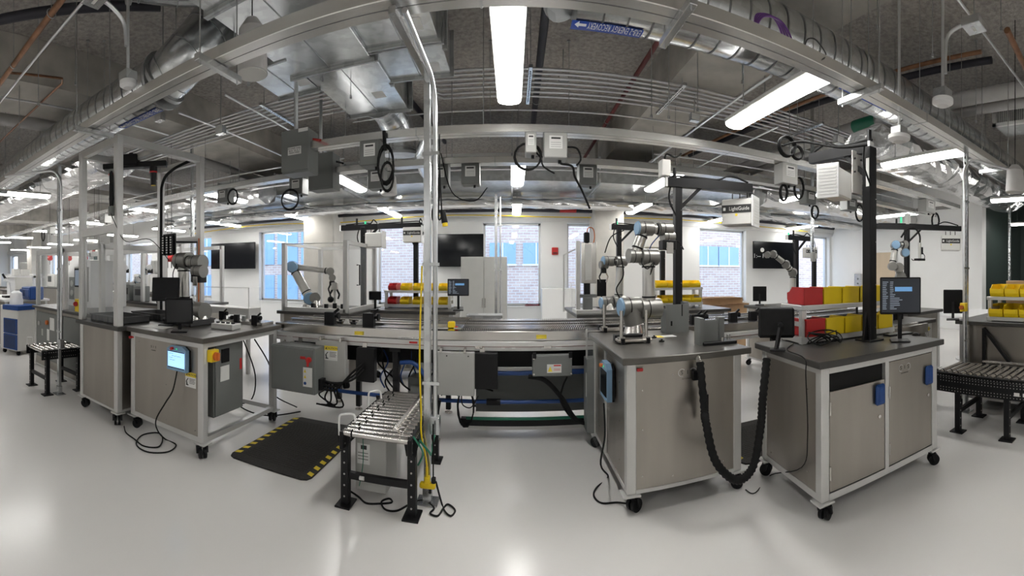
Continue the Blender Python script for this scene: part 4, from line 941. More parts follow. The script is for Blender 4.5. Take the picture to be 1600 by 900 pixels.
# items on the conveyor
def stop_block(x, y, label, s=1.0, z=.94):
    t = thing('stop_block', label, 'fixture', (x, y, z), 0, 'black stop blocks')
    obj('block', MB().box(-.045 * s, .045 * s, -.03 * s, .03 * s, 0, .12 * s, .004), m_blkm, t)
    obj('knob', MB().cyl((.045 * s, 0, .085 * s), (.075 * s, 0, .09 * s), .012 * s, n=10).cyl((.07 * s, 0, .09 * s), (.085 * s, 0, .09 * s), .028 * s, n=12), m_black, t)
    obj('bracket', MB().bar((.02 * s, 0, .1 * s), (.08 * s, 0, .15 * s), .02 * s), m_black, t); return t
stop_block(-1.72, 3.62, 'black stop block on the left half of the conveyor', 1.15); stop_block(-1.31, 3.60, 'black stop block beside the metal fixture plate on the conveyor', 1.2)
t = thing('part_fixture', 'silver fixture plate with small posts between the black blocks on the conveyor', 'fixture', (-1.53, 3.66, .94)); obj('plate', MB().box(-.12, .16, -.06, .06, .0, .03, .003), m_steel2, t)
for k in range(4): obj('post', MB().cyl((-.09 + k * .07, -.02, .03), (-.09 + k * .07, -.02, .07), .018, n=12).box(-.11 + k * .07, -.06 + k * .07, -.055, -.03, .0, .05), m_alu if k % 2 else m_blkm, t)
t = thing('stop_button', 'yellow stop button box with red knob on the conveyor behind the posts', 'switch', (-.52, 3.50, .93)); obj('box', MB().box(-.03, .03, -.03, .03, 0, .11, .006), m_yel, t); obj('button', MB().cyl((.03, 0, .05), (.055, 0, .05), .02, n=14), m_red, t)
t = thing('metal_tray', 'grey sheet metal tray standing behind the conveyor, in front of the white cabinet', 'tray', (-.30, 4.55, .93)); obj('tray', MB().add([(-.16, -.1, 0), (.16, -.1, 0), (.16, .1, 0), (-.16, .1, 0), (-.2, -.13, .07), (.2, -.13, .07), (.2, .13, .07), (-.2, .13, .07)], [(3, 2, 1, 0), (0, 1, 5, 4), (1, 2, 6, 5), (2, 3, 7, 6), (3, 0, 4, 7)]), m_gald, t)
obj('stand', MB().box(-.02, .02, -.02, .02, -.93, 0).box(-.12, .12, -.1, .1, -.93, -.91), m_blkm, t)
# ================================================================ ROLLER STANDS, POSTS, MATS
def roller_stand(label, x0, x1, y0, y1, h=.50, pitch=.062, extra=None, holes=True, legs=None):
    t = thing('roller_conveyor', label, 'roller conveyor', (x0, y0, 0), 0, 'short roller conveyors on black legs'); W = x1 - x0; D_ = y1 - y0
    for a, b in ((-.012, .012), (W - .012, W + .012)):
        q = obj('side_rail', MB().box(a, b, 0, D_, h - .13, h - .02, .003), m_blkm, t)
        if holes:
            hm = MB(); k = .03
            while k < D_ - .02:
                for z in (h - .05, h - .105): hm.box(a - .001, b + .001, k, k + .008, z, z + .008)
                k += .03
            obj('bolt_holes', hm, m_lbox, q)
    y = .03; n = 0
    while y < D_ - .02:
        r_ = obj('roller', MB().cyl((.012, y, h - .03), (W - .012, y, h - .03), .023, n=14), m_steel2, t)
        obj('groove_band', MB().cyl((.06 + .025 * (n % 2), y, h - .03), (.07 + .025 * (n % 2), y, h - .03), .0245, n=12, cap=False), m_rub, r_)
        y += pitch; n += 1
    for yy in (legs or (.05, D_ - .12)):
        for xx in (-.02, W - .02):
            q = obj('leg', MB().box(xx - .005, xx + .045, yy, yy + .05, .012, h - .09, .002), m_blkm, t)
            obj('foot', MB().box(xx - .03, xx + .07, yy - .04, yy + .09, 0, .012, .002), m_blkm, q)
            hm = MB(); z = .06
            while z < h - .14: hm.cyl((xx + .02, yy, z), (xx + .02, yy - .002, z), .006, n=8); z += .07
            obj('bolt_holes', hm, m_lbox, q)
            obj('gusset', MB().prism([(xx - .03, h - .02), (xx + .07, h - .02), (xx + .05, h - .13), (xx - .01, h - .13)], 'y', yy - .004, yy), m_blkm, q)
        obj('cross_bar', MB().box(0, W, yy + .01, yy + .04, .17, .21), m_blkm, t)
    obj('guide_rail', MB().box(W - .10, W - .075, .0, D_ * .75, h + .025, h + .045, .003), m_steel2, t)
    for k in (.08, D_ * .6): obj('guide_post', MB().cyl((W - .085, k, h - .05), (W - .085, k, h + .03), .006, n=8).cyl((W - .085, k, h - .02), (W, k, h - .02), .005, n=8), m_steel2, t)
    obj('end_handle', MB().tube(spline([(-.02, .02, h - .05), (-.02, .02, h + .06), (.0, .04, h + .075), (.06, .06, h + .075), (.07, .06, h + .03)], 4), .007, 7), m_wlab, t)
    return t
Mst = roller_stand('short roller conveyor on black legs in the middle of the aisle', -1.02, -.59, 2.30, 3.22)
obj('drive_box', MB().box(.03, .24, .16, .40, .06, .40, .004), m_lbox, Mst); obj('drive_label', MB().box(.045, .13, .157, .16, .23, .36), m_wlab, Mst); obj('label_print', MB().box(.07, .11, .155, .157, .325, .35).box(.05, .12, .155, .157, .30, .303).box(.05, .12, .155, .157, .28, .283).box(.05, .12, .155, .157, .26, .263), m_ink, Mst)
obj('cross_bar_label', MB().cyl((.10, .058, .19), (.13, .058, .19), .012, n=14), m_wlab, Mst)
obj('green_wire', MB().tube(spline([(.09, .14, .42), (.095, .13, .25), (.07, .13, .1)], 5), .003, 5), m_grn, Mst)
obj('end_handle', MB().tube(spline([(-.02, .55, .44), (-.02, .55, .56), (.0, .57, .575), (.05, .6, .575), (.06, .6, .52)], 4), .007, 7), m_wlab, Mst)
obj('side_cable', MB().tube(spline([(.47, .1, .45), (.52, .15, .36), (.50, .3, .3), (.5, .5, .42)], 6), .008, 6).tube(spline([(.45, .02, .5), (.5, .05, .4), (.46, .1, .3)], 6), .006, 6), m_grn, Mst)
run('power_cable', [fl(548, 768), fl(560, 776), fl(572, 786), fl(592, 787), fl(612, 785), fl(608, 779), fl(596, 784), fl(602, 796), fl(620, 798), fl(640, 788), fl(660, 782), fl(678, 793), fl(672, 802), fl(684, 806), fl(692, 795), fl(700, 788), fl(711, 797), fl(705, 806), fl(696, 800), fl(690, 786), V((-.47, 2.5, .16))], .006, m_rub, 'black cable winding over the floor under the aisle roller conveyor', 'cable', sm=True, n=6)
roller_stand('short roller conveyor on black legs at left beside the galvanised post', -4.93, -4.45, 2.0, 2.58, .55, .075, legs=(.05, .48))
K = roller_stand('short roller conveyor on black legs at the right edge', 3.34, 3.80, .72, 1.98, .55, .075, legs=(.52, 1.0))
q = obj('side_guard', MB().box(-.03, -.014, .02, 1.25, .36, .50), m_blkm, K)
s = MB(); k = .05
while k < 1.2:
    for z in (.375, .40, .46, .485): s.box(-.0315, -.03, k, k + .007, z, z + .007)
    k += .03
obj('bolt_holes', s, m_lbox, q); obj('label', MB().box(-.033, -.0315, .42, .47, .40, .43).box(-.033, -.0315, .34, .39, .40, .43), m_wlab, q)

def post(label, x, y, h, dx=-.05, bend=None, box_z=None, flange=True, group='galvanised service posts'):
    t = thing('service_post', label, 'post', (x, y, 0), 0, group)
    obj('strut', MB().box(-.021, .021, -.02, .02, 0, h, .002).box(.021, .0215, -.012, .012, .1, h), m_galv, t)
    s = MB(); z = .2
    while z < h - .05: s.box(-.022, -.0205, -.006, .006, z, z + .03); z += .06
    obj('slots', s, m_slot, t)
    if flange: obj('base_flange', MB().box(-.07, .07, -.06, .06, 0, .01, .003).box(-.028, .028, -.028, .028, .01, .10, .002), m_galv, t)
    pts = [(-dx, .0, (box_z or .05)), (-dx, 0, h - .05)]
    if bend: pts = pts[:1] + [(-dx, 0, h - .3)] + [(-dx + bend[0] * (1 - cos(a)) * .2, bend[1] * (1 - cos(a)) * .2, h - .25 + .2 * sin(a)) for a in [pi / 2 * i / 8 for i in range(9)]] + [(-dx + bend[0] * bend[2], bend[1] * bend[2], h - .05)]
    obj('conduit', MB().tube(pts, .015, 10), m_cond, t)
    if box_z: obj('conduit_box', MB().box(-dx - .03, -dx + .03, -.03, .03, box_z - .06, box_z + .05, .004), m_galv, t)
    for z in (.75, 1.5, 2.2):
        if z < h: obj('clamp', MB().box(min(0, -dx) - .03, max(0, -dx) + .03, -.024, -.018, z, z + .02), m_galv, t)
    return t
P1 = post('tall galvanised post in the aisle beside the roller conveyor, bending under the near rail', -.533, 2.55, 2.70, -.05, (0, -1, .75), .50)
obj('yellow_extension_cord', MB().tube(spline([(-.03, -.03, 1.5), (-.045, -.03, .95), (-.035, -.035, .6), (-.03, -.05, .45), (.0, -.05, .3), (.01, -.05, .2)], 6), .006, 6), m_yel, P1)
obj('brace_strut', MB().bar((.02, -.05, 2.66), (-.02, -.72, 2.685), .035), m_galv, P1)
t = thing('triple_tap_outlet', 'yellow triple-tap extension socket hanging at the foot of the aisle post', 'socket', (-.525, 2.49, .12)); obj('body', MB().box(-.045, .055, -.02, .02, 0, .035, .008).box(-.015, .02, -.02, .02, .03, .075, .006).cyl((0, 0, .07), (0, 0, .13), .009, n=10), m_yel, t)
obj('plug', MB().box(.03, .055, -.015, .015, .035, .07, .004).cyl((.04, 0, .07), (.04, 0, .4), .005, n=6).cyl((.02, 0, 0), (.02, 0, -.03), .01, n=8), m_rub, t)
hc = thing('hanging_connector', 'black cable bundle with yellow plug hanging behind the aisle post', 'cable', (XatY(690, 3.73), 3.73, 1.95))
obj('bundle', MB().tube(spline([(-.02, 0, .42), (-.03, 0, .3), (-.09, 0, .05), (-.05, 0, 0), (-.02, 0, .28)], 6), .008, 6).tube(spline([(-.02, 0, .5), (-.01, 0, .3), (.0, 0, .05), (-.03, 0, .02), (-.02, 0, .3)], 6), .007, 6).tube([(-.02, 0, .2), (-.02, 0, .78)], .006, 6), m_rub, hc); obj('plug', MB().cyl((.01, 0, .08), (.03, 0, -.03), .025, .03, n=12), m_black, hc); obj('yellow_end', MB().cyl((.03, 0, -.03), (.034, 0, -.06), .026, n=12), m_yel, hc)
post('galvanised post at left beside the roller conveyor, bending at the near rail', -4.42, 2.22, 2.75, -.05, (-.6, -.5, 1.0), .62)
P3 = post('galvanised post at right behind the roller conveyor, bending under the near rail', 3.875, 1.93, 2.72, .05, (.8, -.3, .9), None)
post('galvanised post straight ahead behind the conveyor, before the white cabinet', XatY(775, 6.5), 6.5, 2.72, -.07, None, None)
post('thin galvanised post in front of the dark green wall', 8.2, 3.05, 2.9, -.05, None, None)
t = thing('strut_drop', 'perforated strut hanging behind the cage at left', 'strut', (XatY(300, 5.2), 5.2, 1.3), 0, 'hanging perforated struts'); obj('channel', MB().box(-.02, .02, -.02, .02, 0, 3.0), m_galv, t)
s = MB()
for k in range(44): s.box(-.007, .007, -.021, -.0195, .03 + k * .035, .05 + k * .035)
obj('slots', s, m_slot, t); obj('bent_conduit', MB().tube(spline([(.05, 0, 0), (.05, 0, 1.25), (.10, 0, 1.40), (.25, 0, 1.42), (.6, 0, 1.36)], 6), .013, 8), m_cond, t)
t = thing('strut_drop', 'perforated strut hanging right of the angled light, above the robot arm', 'strut', (XatY(1269, 4.9), 4.9, 1.75), 0, 'hanging perforated struts'); obj('channel', MB().box(-.02, .02, -.02, .02, 0, 2.55), m_galv, t)
s = MB()
for k in range(26): s.box(-.007, .007, -.021, -.0195, .03 + k * .035, .05 + k * .035)
obj('slots', s, m_slot, t); obj('plug_cluster', MB().box(-.03, .05, -.04, .02, -.10, .05, .01).tube(spline([(0, 0, .3), (.05, -.02, .15), (.02, 0, 0)], 5), .008, 6), m_lbox, t)

def floor_mat(label, x0, x1, y0, y1):
    t = thing('floor_mat', label, 'mat', ((x0 + x1) / 2, (y0 + y1) / 2, 0), 0, 'anti-fatigue mats'); a, b = (x1 - x0) / 2, (y1 - y0) / 2; c = .06
    out = [(-a + c, -b), (a - c, -b), (a - c * .3, -b + c * .3), (a, -b + c), (a, b - c), (a - c, b), (-a + c, b), (-a, b - c), (-a, -b + c), (-a + c * .3, -b + c * .3)]
    m = MB().prism(out, 'z', .001, .013)
    obj('rubber_sheet', m, m_mat, t)
    m = MB(); y = -b + .10
    for sgn in (-1, 1):
        y = -b + .08
        while y < b - .06:
            x_ = sgn * (a - .028); m.add([(x_ - .024, y, .0135), (x_ + .024, y - .02 * sgn, .0135), (x_ + .024, y + .045 - .02 * sgn, .0135), (x_ - .024, y + .045, .0135)], [(0, 1, 2, 3)]); y += .10
    obj('hazard_stripes', m, m_ylab, t)
    m = MB(); k = -b + .1
    while k < b - .1: m.box(-a + .08, a - .08, k, k + .012, .012, .0155); k += .03
    obj('ribs', m, m_mat, t); return t
floor_mat('black floor mat with yellow hazard edges between the left bench and the aisle roller conveyor', -2.08, -1.36, 2.50, 3.58)
floor_mat('black floor mat with yellow hazard edges glimpsed between the two right benches', 1.66, 2.35, 2.60, 3.35)

# ================================================================ ROBOT ARMS
def robot(label, base, pts, rad, k=1.0, caps=None, foot=.10, m_link=m_robt, m_j=m_rob, side=None, cap_mat=m_sky, tool='gripper'):
    """a six-axis arm: base, then joint housings joined by round tubes; pts are joint centres"""
    base = V(base); t = thing('jointed_robot', label, 'robot', tuple(base), 0, 'collaborative robot arms')
    Q = [V(p) - base for p in pts]
    s = V(side).normalized() if side else V((-base.x, -base.y, 0)).normalized()
    obj('pedestal', MB().cyl((0, 0, 0), (0, 0, foot), .085 * k, .065 * k, n=20), m_steel2, t)
    obj('base_link', MB().cyl((0, 0, foot), (Q[0].x, Q[0].y, max(Q[0].z, foot + .02)), .07 * k, n=20), m_j, t)
    for i, q in enumerate(Q):
        r = rad[i] * k
        h_ = obj('joint_housing', MB().cyl(q - s * r * 1.1, q + s * r * 1.0, r, n=20), m_j, t)
        if caps is None or caps[i]:
            obj('blue_cap', MB().cyl(q + s * r * 1.0, q + s * (r * 1.0 + .012), r * .97, r * .84, n=20), cap_mat, h_)
        obj('joint_ring', MB().cyl(q + s * r * .25, q + s * r * .35, r * 1.03, n=20, cap=False), m_black, h_)
    for i in range(len(Q) - 1):
        a, b = Q[i], Q[i + 1]; rl = min(rad[i], rad[i + 1]) * k * .8; d_ = (b - a)
        if d_.length < 1e-4: continue
        u = d_.normalized(); long_ = d_.length > .16
        l_ = obj('arm_tube' if long_ else 'wrist_link', MB().cyl(a + u * rad[i] * k * .6, b - u * rad[i + 1] * k * .6, rl, rl * .92, n=18), m_link if long_ else m_j, t)
        if long_: obj('black_ring', MB().cyl(a + u * rad[i] * k * 1.05, a + u * (rad[i] * k * 1.05 + .014), rl * 1.06, n=18).cyl(b - u * (rad[i + 1] * k * 1.05 + .014), b - u * rad[i + 1] * k * 1.05, rl * 1.04, n=18), m_black, l_)
    e = Q[-1]
    if tool == 'gripper':
        g = obj('gripper', MB().cyl(e + V((0, 0, -.05)), e + V((0, 0, -.0)), .03 * k, n=14).box(e.x - .035, e.x + .035, e.y - .03, e.y + .03, e.z - .11, e.z - .05, .006), m_blkm, t)
        for d_ in (-1, 1): obj('finger', MB().bar(e + V((.03 * d_, 0, -.10)), e + V((.06 * d_, 0, -.16)), .018).bar(e + V((.06 * d_, 0, -.16)), e + V((.035 * d_, 0, -.23)), .016), m_steel2 if d_ > 0 else m_blkm, g)
    elif tool == 'block':
        g = obj('tool_block', MB().box(e.x - .06, e.x + .06, e.y - .05, e.y + .05, e.z - .11, e.z - .03, .005), m_blkm, t); obj('clamp', MB().box(e.x - .03, e.x + .03, e.y - .06, e.y - .05, e.z - .14, e.z - .05, .003).cyl((e.x, e.y, e.z - .03), (e.x, e.y, e.z + .03), .035 * k, n=14), m_steel2, g)
    return t
def cable_on(t, pts, r, m, name='cable'):
    return obj(name, MB().tube(spline([V(p) - t.location for p in pts], 6), r, 6), m, t)
# robot on the left bench
YA = 3.0
rb_ = robot('large grey robot arm folded over on the left bench, beside a black monitor', (XatY(312, YA), YA, TZ), [at_Y(310, 486, YA), at_Y(287, 478, YA), at_Y(287, 408, YA), at_Y(309, 410, YA - .05), at_Y(311, 424, YA - .1)], [.075, .065, .072, .06, .05], 1.25, [1, 0, 1, 0, 0], side=(-1, .1, 0), tool='block')
cable_on(rb_, [at_Y(276, 412, 2.9), at_Y(270, 430, 2.9), at_Y(275, 455, 2.9), at_Y(278, 470, 2.9)], .005, m_rub, 'cable')
# caged robot at rear left
YE = 5.25
rb_ = robot('grey robot arm with raised elbow inside the rear left cage', (XatY(494, YE), YE, TZ + .02), [at_Y(492, 465, YE), at_Y(484, 466, YE), at_Y(457, 417, YE), at_Y(516, 424, YE), at_Y(519, 434, YE)], [.07, .085, .08, .05, .045], 1.1, [0, 1, 1, 0, 0])
# robot on the middle bench
YC = 3.13
rb_ = robot('large grey robot arm with blue caps on the middle bench, beside the black post', (XatY(992, YC), YC, TZ), [at_Y(985, 480, YC), at_Y(1014, 482, YC), at_Y(1013, 402, YC), at_Y(992, 400, YC), at_Y(1007, 357, YC), at_Y(1038, 358, YC), at_Y(1043, 370, YC)], [.07, .072, .058, .05, .052, .048, .042], 1.15, [1, 0, 0, 0, 1, 0, 0], side=(-1, -.15, 0), tool='block')
cable_on(rb_, [at_Y(1003, 402, 3.1), at_Y(1003, 412, 3.0), at_Y(1012, 420, 3.0), at_Y(1022, 410, 3.05), at_Y(1014, 440, 3.1), at_Y(1024, 462, 3.15)], .005, m_rub, 'cable')
cable_on(rb_, [at_Y(1040, 372, 3.2), at_Y(1060, 378, 3.2), at_Y(1068, 390, 3.2)], .006, m_rub, 'cable')
cable_on(rb_, [at_Y(1030, 368, 3.2), at_Y(1018, 382, 3.2), at_Y(1010, 398, 3.2), at_Y(998, 380, 3.2), at_Y(992, 362, 3.2)], .005, m_blu, 'air_hose')
# smaller robot behind
YG = 5.35
rb_ = robot('small grey robot arm on the rear bench beside the vertical lift column', (XatY(950, YG), YG, TZ + .02), [at_Y(948, 473, YG), at_Y(966, 471, YG), at_Y(970, 408, YG), at_Y(950, 408, YG), at_Y(943, 414, YG)], [.07, .07, .06, .06, .045], 1.15, [1, 0, 0, 1, 0], side=(-1, -.2, 0), tool='gripper')
cable_on(rb_, [at_Y(975, 360, 5.2), at_Y(955, 370, 5.2), at_Y(945, 395, 5.2)], .008, m_rub, 'cable')
cable_on(rb_, [at_Y(970, 400, 5.2), at_Y(974, 430, 5.2), at_Y(963, 452, 5.2), at_Y(972, 470, 5.2)], .009, m_rub, 'cable')
# right robots
YR = 5.0
rb_ = robot('pale robot arm reaching left in front of the right wall television', (XatY(1239, YR), YR, TZ), [at_Y(1239, 470, YR), at_Y(1239, 426, YR), at_Y(1228, 413, YR), at_Y(1208, 397, YR), at_Y(1199, 398, YR)], [.06, .055, .05, .045, .04], 1.2, [0, 0, 0, 1, 1], side=(1, 1, .2), tool='none')
Y2 = 3.3
rb_ = robot('upright robot arm with blue caps beside the far right black post', (XatY(1407, Y2), Y2, TZ), [at_Y(1407, 432, Y2), at_Y(1404, 418, Y2), at_Y(1394, 416, Y2), at_Y(1399, 383, Y2), at_Y(1413, 382, Y2), at_Y(1414, 395, Y2)], [.055, .055, .048, .052, .046, .05], 1.2, [0, 0, 0, 1, 0, 1], side=(-.7, -.7, 0), tool='none')
t = thing('sensor_column', 'thin vertical tool head with cables beside the upright right robot', 'tool', tuple(at_Y(1437, 404, 3.1)), 0); obj('column', MB().cyl((0, 0, 0), (0, 0, .22), .022, n=12), m_robt, t); obj('plate', MB().box(-.07, .07, -.05, .05, -.03, 0, .004), m_blkm, t); obj('side_block', MB().box(.03, .06, -.02, .02, .06, .16, .003), m_black, t)
obj('cable', MB().tube(spline([(0, 0, .2), (0, 0, .32), (-.05, .05, .42), (-.16, .1, .40), (-.3, .1, .28)], 6), .013, 8).tube(spline([(.05, 0, .1), (.13, 0, .04), (.10, 0, -.01), (0, 0, -.01)], 6), .005, 6).tube(spline([(-.07, 0, -.02), (-.16, 0, -.03), (-.2, 0, -.01)], 5), .005, 6), m_rub, t)

# ================================================================ BLACK POSTS WITH PROJECTORS
def projector(label, loc, rz, s=1.0, sign=True, louvre=True):
    t = thing('projector', label, 'projector', loc, rz, 'projectors hung from black posts')
    obj('body', MB().box(-.16 * s, .16 * s, -.10 * s, .10 * s, 0, .26 * s, .01), m_beige, t)
    if louvre:
        m = MB().box(.16 * s, .175 * s, -.11 * s, .11 * s, -.02 * s, .29 * s, .003); obj('side_cover', m, m_white, t)
        m = MB()
        for k in range(9): m.box(.175 * s, .178 * s, -.09 * s, .09 * s, (.01 + k * .029) * s, (.026 + k * .029) * s)
        obj('louvres', m, m_wlab, t)
    if sign:
        q = obj('name_plate', MB().box(-.155 * s, .155 * s, -.104 * s, -.10 * s, .12 * s, .20 * s), m_ink, t)
        a = text_mb('LightGuide', .036 * s, sx=.95); a.xf(M.Translation((.03 * s, -.1045 * s, .16 * s))); a.box(-.14 * s, -.115 * s, -.106 * s, -.104 * s, .145 * s, .175 * s); obj('lettering', a, m_wlab, q)
        obj('yellow_dot', MB().cyl((0, -.10 * s, .10 * s), (0, -.104 * s, .10 * s), .014 * s, n=12), m_ylab, t)
    obj('hook', MB().cyl((-.08 * s, 0, .26 * s), (-.08 * s, 0, .33 * s), .006).cyl((.0, 0, .26 * s), (.0, 0, .33 * s), .006).cyl((.08 * s, 0, .26 * s), (.08 * s, 0, .33 * s), .006), m_ink, t)
    return t
def arm_post(label, x, y, z0, z1, w_=.07, arm=None, foot=True, braces=True, group='black equipment posts'):
    t = thing('equipment_post', label, 'post', (x, y, z0), 0, group); H = z1 - z0
    obj('column', MB().box(-w_ / 2, w_ / 2, -w_ / 2, w_ / 2, 0, H, .004).box(-.008, .008, -w_ / 2 - .001, -w_ / 2, .05, H - .05), m_blkm, t)
    if foot:
        obj('foot_plate', MB().box(-w_, w_ , -w_, w_, 0, .012, .002), m_blkm, t)
        obj('gusset', MB().prism([(-w_ / 2, .0), (-w_ / 2, .22), (-w_ * (1.7 if w_ < .072 else 1.0), 0)], 'y', -.012, .012).prism([(w_ / 2, .0), (w_ * 1.0, 0), (w_ / 2, .16)], 'y', -.012, .012), m_blkm, t)
    s = MB(); z = .1
    while z < H - .05: s.cyl((w_ * .3, -w_ / 2, z), (w_ * .3, -w_ / 2 - .003, z), .004, n=6); z += .32
    obj('screws', s, m_steel2, t)
    if arm:
        a, b = V((*arm[0], 0)), V((*arm[1], 0)); d_ = (b - a).normalized()
        obj('arm', MB().bar((a.x, a.y, H), (b.x, b.y, H), .055, .08), m_blkm, t)
        if braces:
            u = V((b.x, b.y, 0)).normalized(); obj('brace', MB().bar((0, 0, H - .24), (u.x * .22, u.y * .22, H - .02), .03), m_blkm, t)
        obj('arm_end_cap', MB().bar(V((a.x, a.y, H)) - d_ * .02, (a.x, a.y, H), .06, .085), m_wlab, t)
        obj('arm_cables', MB().tube(spline([(a.x * .8, a.y * .8, H + .045), (0, 0, H + .06), (b.x * .5, b.y * .5, H + .05), (b.x * .7, b.y * .7, H + .10), (b.x * .95, b.y * .95, H + .05)], 6), .009, 6).tube(spline([(-.06, 0, H + .0), (-.09, -.02, H - .15), (-.03, -.04, H - .3)], 5), .008, 6), m_rub, t)
        obj('indicator_stack', MB().cyl((a.x * .3, a.y * .3, H + .04), (a.x * .3, a.y * .3, H + .13), .016, n=10), m_blkm, t)
    return t
ZC = HC + (CY - 286) / F * 3.62
pc = arm_post('black post with long crossarm standing at the back of the middle bench', 1.425, 3.33, TZ, ZC, .066, ((-.10, .0), (.70, -.12)))
t = thing('cable_box', 'white box on the left end of the long black crossarm', 'electrical box', tuple(V((1.30, 3.33, ZC + .045)))); obj('box', MB().box(-.04, .04, -.05, .05, 0, .14, .005), m_beige, t); obj('cable', MB().tube(spline([(0, 0, .14), (.02, 0, .2), (.1, 0, .18), (.16, 0, .22)], 5), .008, 6), m_rub, t)
projector('white projector with a name sign hanging from the long black crossarm', tuple(at_Y(1156, 353, 3.36)), R(-52), .95)
pd = arm_post('thick tall black post at the back of the cabinet bench', 2.36, 1.98, TZ, 2.40, .078, ((.0, .0), (-.1, .55)))
obj('post_label', MB().box(-.041, -.0395, -.03, .0, 1.15, 1.36), m_wlab, pd)
projector('white projector seen from the side at the top of the thick black post', (2.24, 2.22, 2.03), R(200), .82, sign=False)
obj_ = thing('projector_mount', 'pale mounting plate with four bolts between projector and thick black post', 'bracket', (2.33, 2.07, 2.06)); obj('plate', MB().box(-.06, .05, 0, .012, 0, .32, .003), m_beige, obj_); obj('bolts', MB().cyl((-.04, 0, .26), (-.04, -.01, .26), .007).cyl((.03, 0, .26), (.03, -.01, .26), .007).cyl((-.04, 0, .16), (-.04, -.01, .16), .007).cyl((.03, 0, .16), (.03, -.01, .16), .007), m_ink, obj_)
ct_ = thing('cable_coil', 'black cable coil above the projector on the thick black post', 'cable', (1.95, 2.45, 2.42)); coil(ct_, (0, 0, 0), .075, 4, .008); coil(ct_, (.1, 0, -.03), .05, 3, .008)
obj('cable', MB().tube(spline([(-.05, 0, .0), (.1, -.05, .05), (.25, -.3, -.02), (.35, -.5, -.02)], 6), .009, 6), m_rub, ct_)
# rear posts
def rear_post(x, y0, y1, Y, label, arm=None, z0=None):
    X = XatY(x, Y); r = Y / cos(th(x)); z1 = HC + (CY - y0) / F * r
    return arm_post(label, X, Y, TZ if z0 is None else z0, z1, .07, arm, foot=False), V((X, Y, z1))
rp, q = rear_post(568, 355, 480, 5.6, 'black post with short crossarm behind the rear left cage', ((-.35, 0), (.22, 0)))
projector('pale projector hanging beside the rear left cage', (q.x + .18, 5.6, q.z - .30), 0, .8, sign=False)
rp, q = rear_post(650, 352, 480, 6.1, 'black post behind the rear bin rack', ((-.75, 0), (.10, 0)))
projector('projector with name sign above the rear bin rack', tuple(at_Y(645, 379, 6.1)), R(4), .88)
rp, q = rear_post(967, 355, 480, 5.9, 'black post with short crossarm behind the vertical lift column', ((-.12, 0), (.6, 0)))
projector('projector behind the top of the middle robot arm', (XatY(1018, 5.9), 5.9, q.z - .30), 0, .8, sign=False)
rp, q = rear_post(1035, 392, 480, 5.9, 'plain black post behind the rear yellow bins', None)
rp, q = rear_post(1244, 372, 480, 5.4, 'black post with thin crossarm in front of the right wall television', ((-.2, 0), (.35, 0)))
projector('projector with name sign beside the right television', tuple(at_Y(1265, 403, 5.4)), R(-12), .7)
rp, q = rear_post(1290 - 18, 395, 480, 5.6, 'second black post right of the right wall television', None, 0)
rp, q = rear_post(1417, 356, 480, 3.6, 'black post with long crossarm behind the upright right robot', ((-.5, .3), (.55, -.65)), 0)
projector('projector with name sign at the far right, before the pale wall', tuple(at_Y(1485, 392, 3.0)), R(-55), .9, louvre=False)
obj('box', MB().box(-.02, .06, -.03, .03, q.z + .05, q.z + .22), m_beige, rp)
for i, (x, y, Y) in enumerate([(571, 349, 5.6), (964, 349, 5.9), (1408, 342, 3.6), (1232, 366, 5.4)]):
    p = at_Y(x, y, Y); o = obj('signal_lamp', MB().cyl((0, 0, -.06), (0, 0, -.02), .018, n=10).cyl((0, 0, -.02), (0, 0, .03), .015, n=10), m_grnl); o.location = p
    tag(o, ['green signal lamp on the rear left crossarm', 'green signal lamp on the crossarm above the lift column', 'green signal lamp above the upright right robot', 'green signal lamp left of the right television'][i], 'signal lamp', 'green signal lamps')

# ================================================================ BIN RACKS
def bin_proto(W, D_, h, m_):
    t = thing('parts_bin', 'x', 'bin', (0, 0, 0)); w = .004
    prof = [(.02, 0), (D_, 0), (D_, h), (.07, h), (.03, h * .72), (0, h * .66), (.0, h * .30)]
    b = MB().prism(prof, 'x', -W / 2, -W / 2 + w).prism(prof, 'x', W / 2 - w, W / 2).box(-W / 2, W / 2, .02, D_, 0, w).box(-W / 2, W / 2, D_ - w, D_, 0, h)
    b.add([(-W / 2, 0, h * .3), (W / 2, 0, h * .3), (W / 2, .02, 0), (-W / 2, .02, 0)], [(0, 1, 2, 3)]).box(-W / 2, W / 2, 0, w, h * .3, h * .66)
    obj('shell', b, m_, t)
    obj('rim', MB().box(-W / 2 - .004, -W / 2 + .006, .07, D_, h - .012, h + .002).box(W / 2 - .006, W / 2 + .004, .07, D_, h - .012, h + .002).box(-W / 2, W / 2, D_ - .006, D_ + .002, h - .012, h + .002).box(-W / 2 + .02, W / 2 - .02, -.004, 0, h * .36, h * .60), m_, t)
    return t
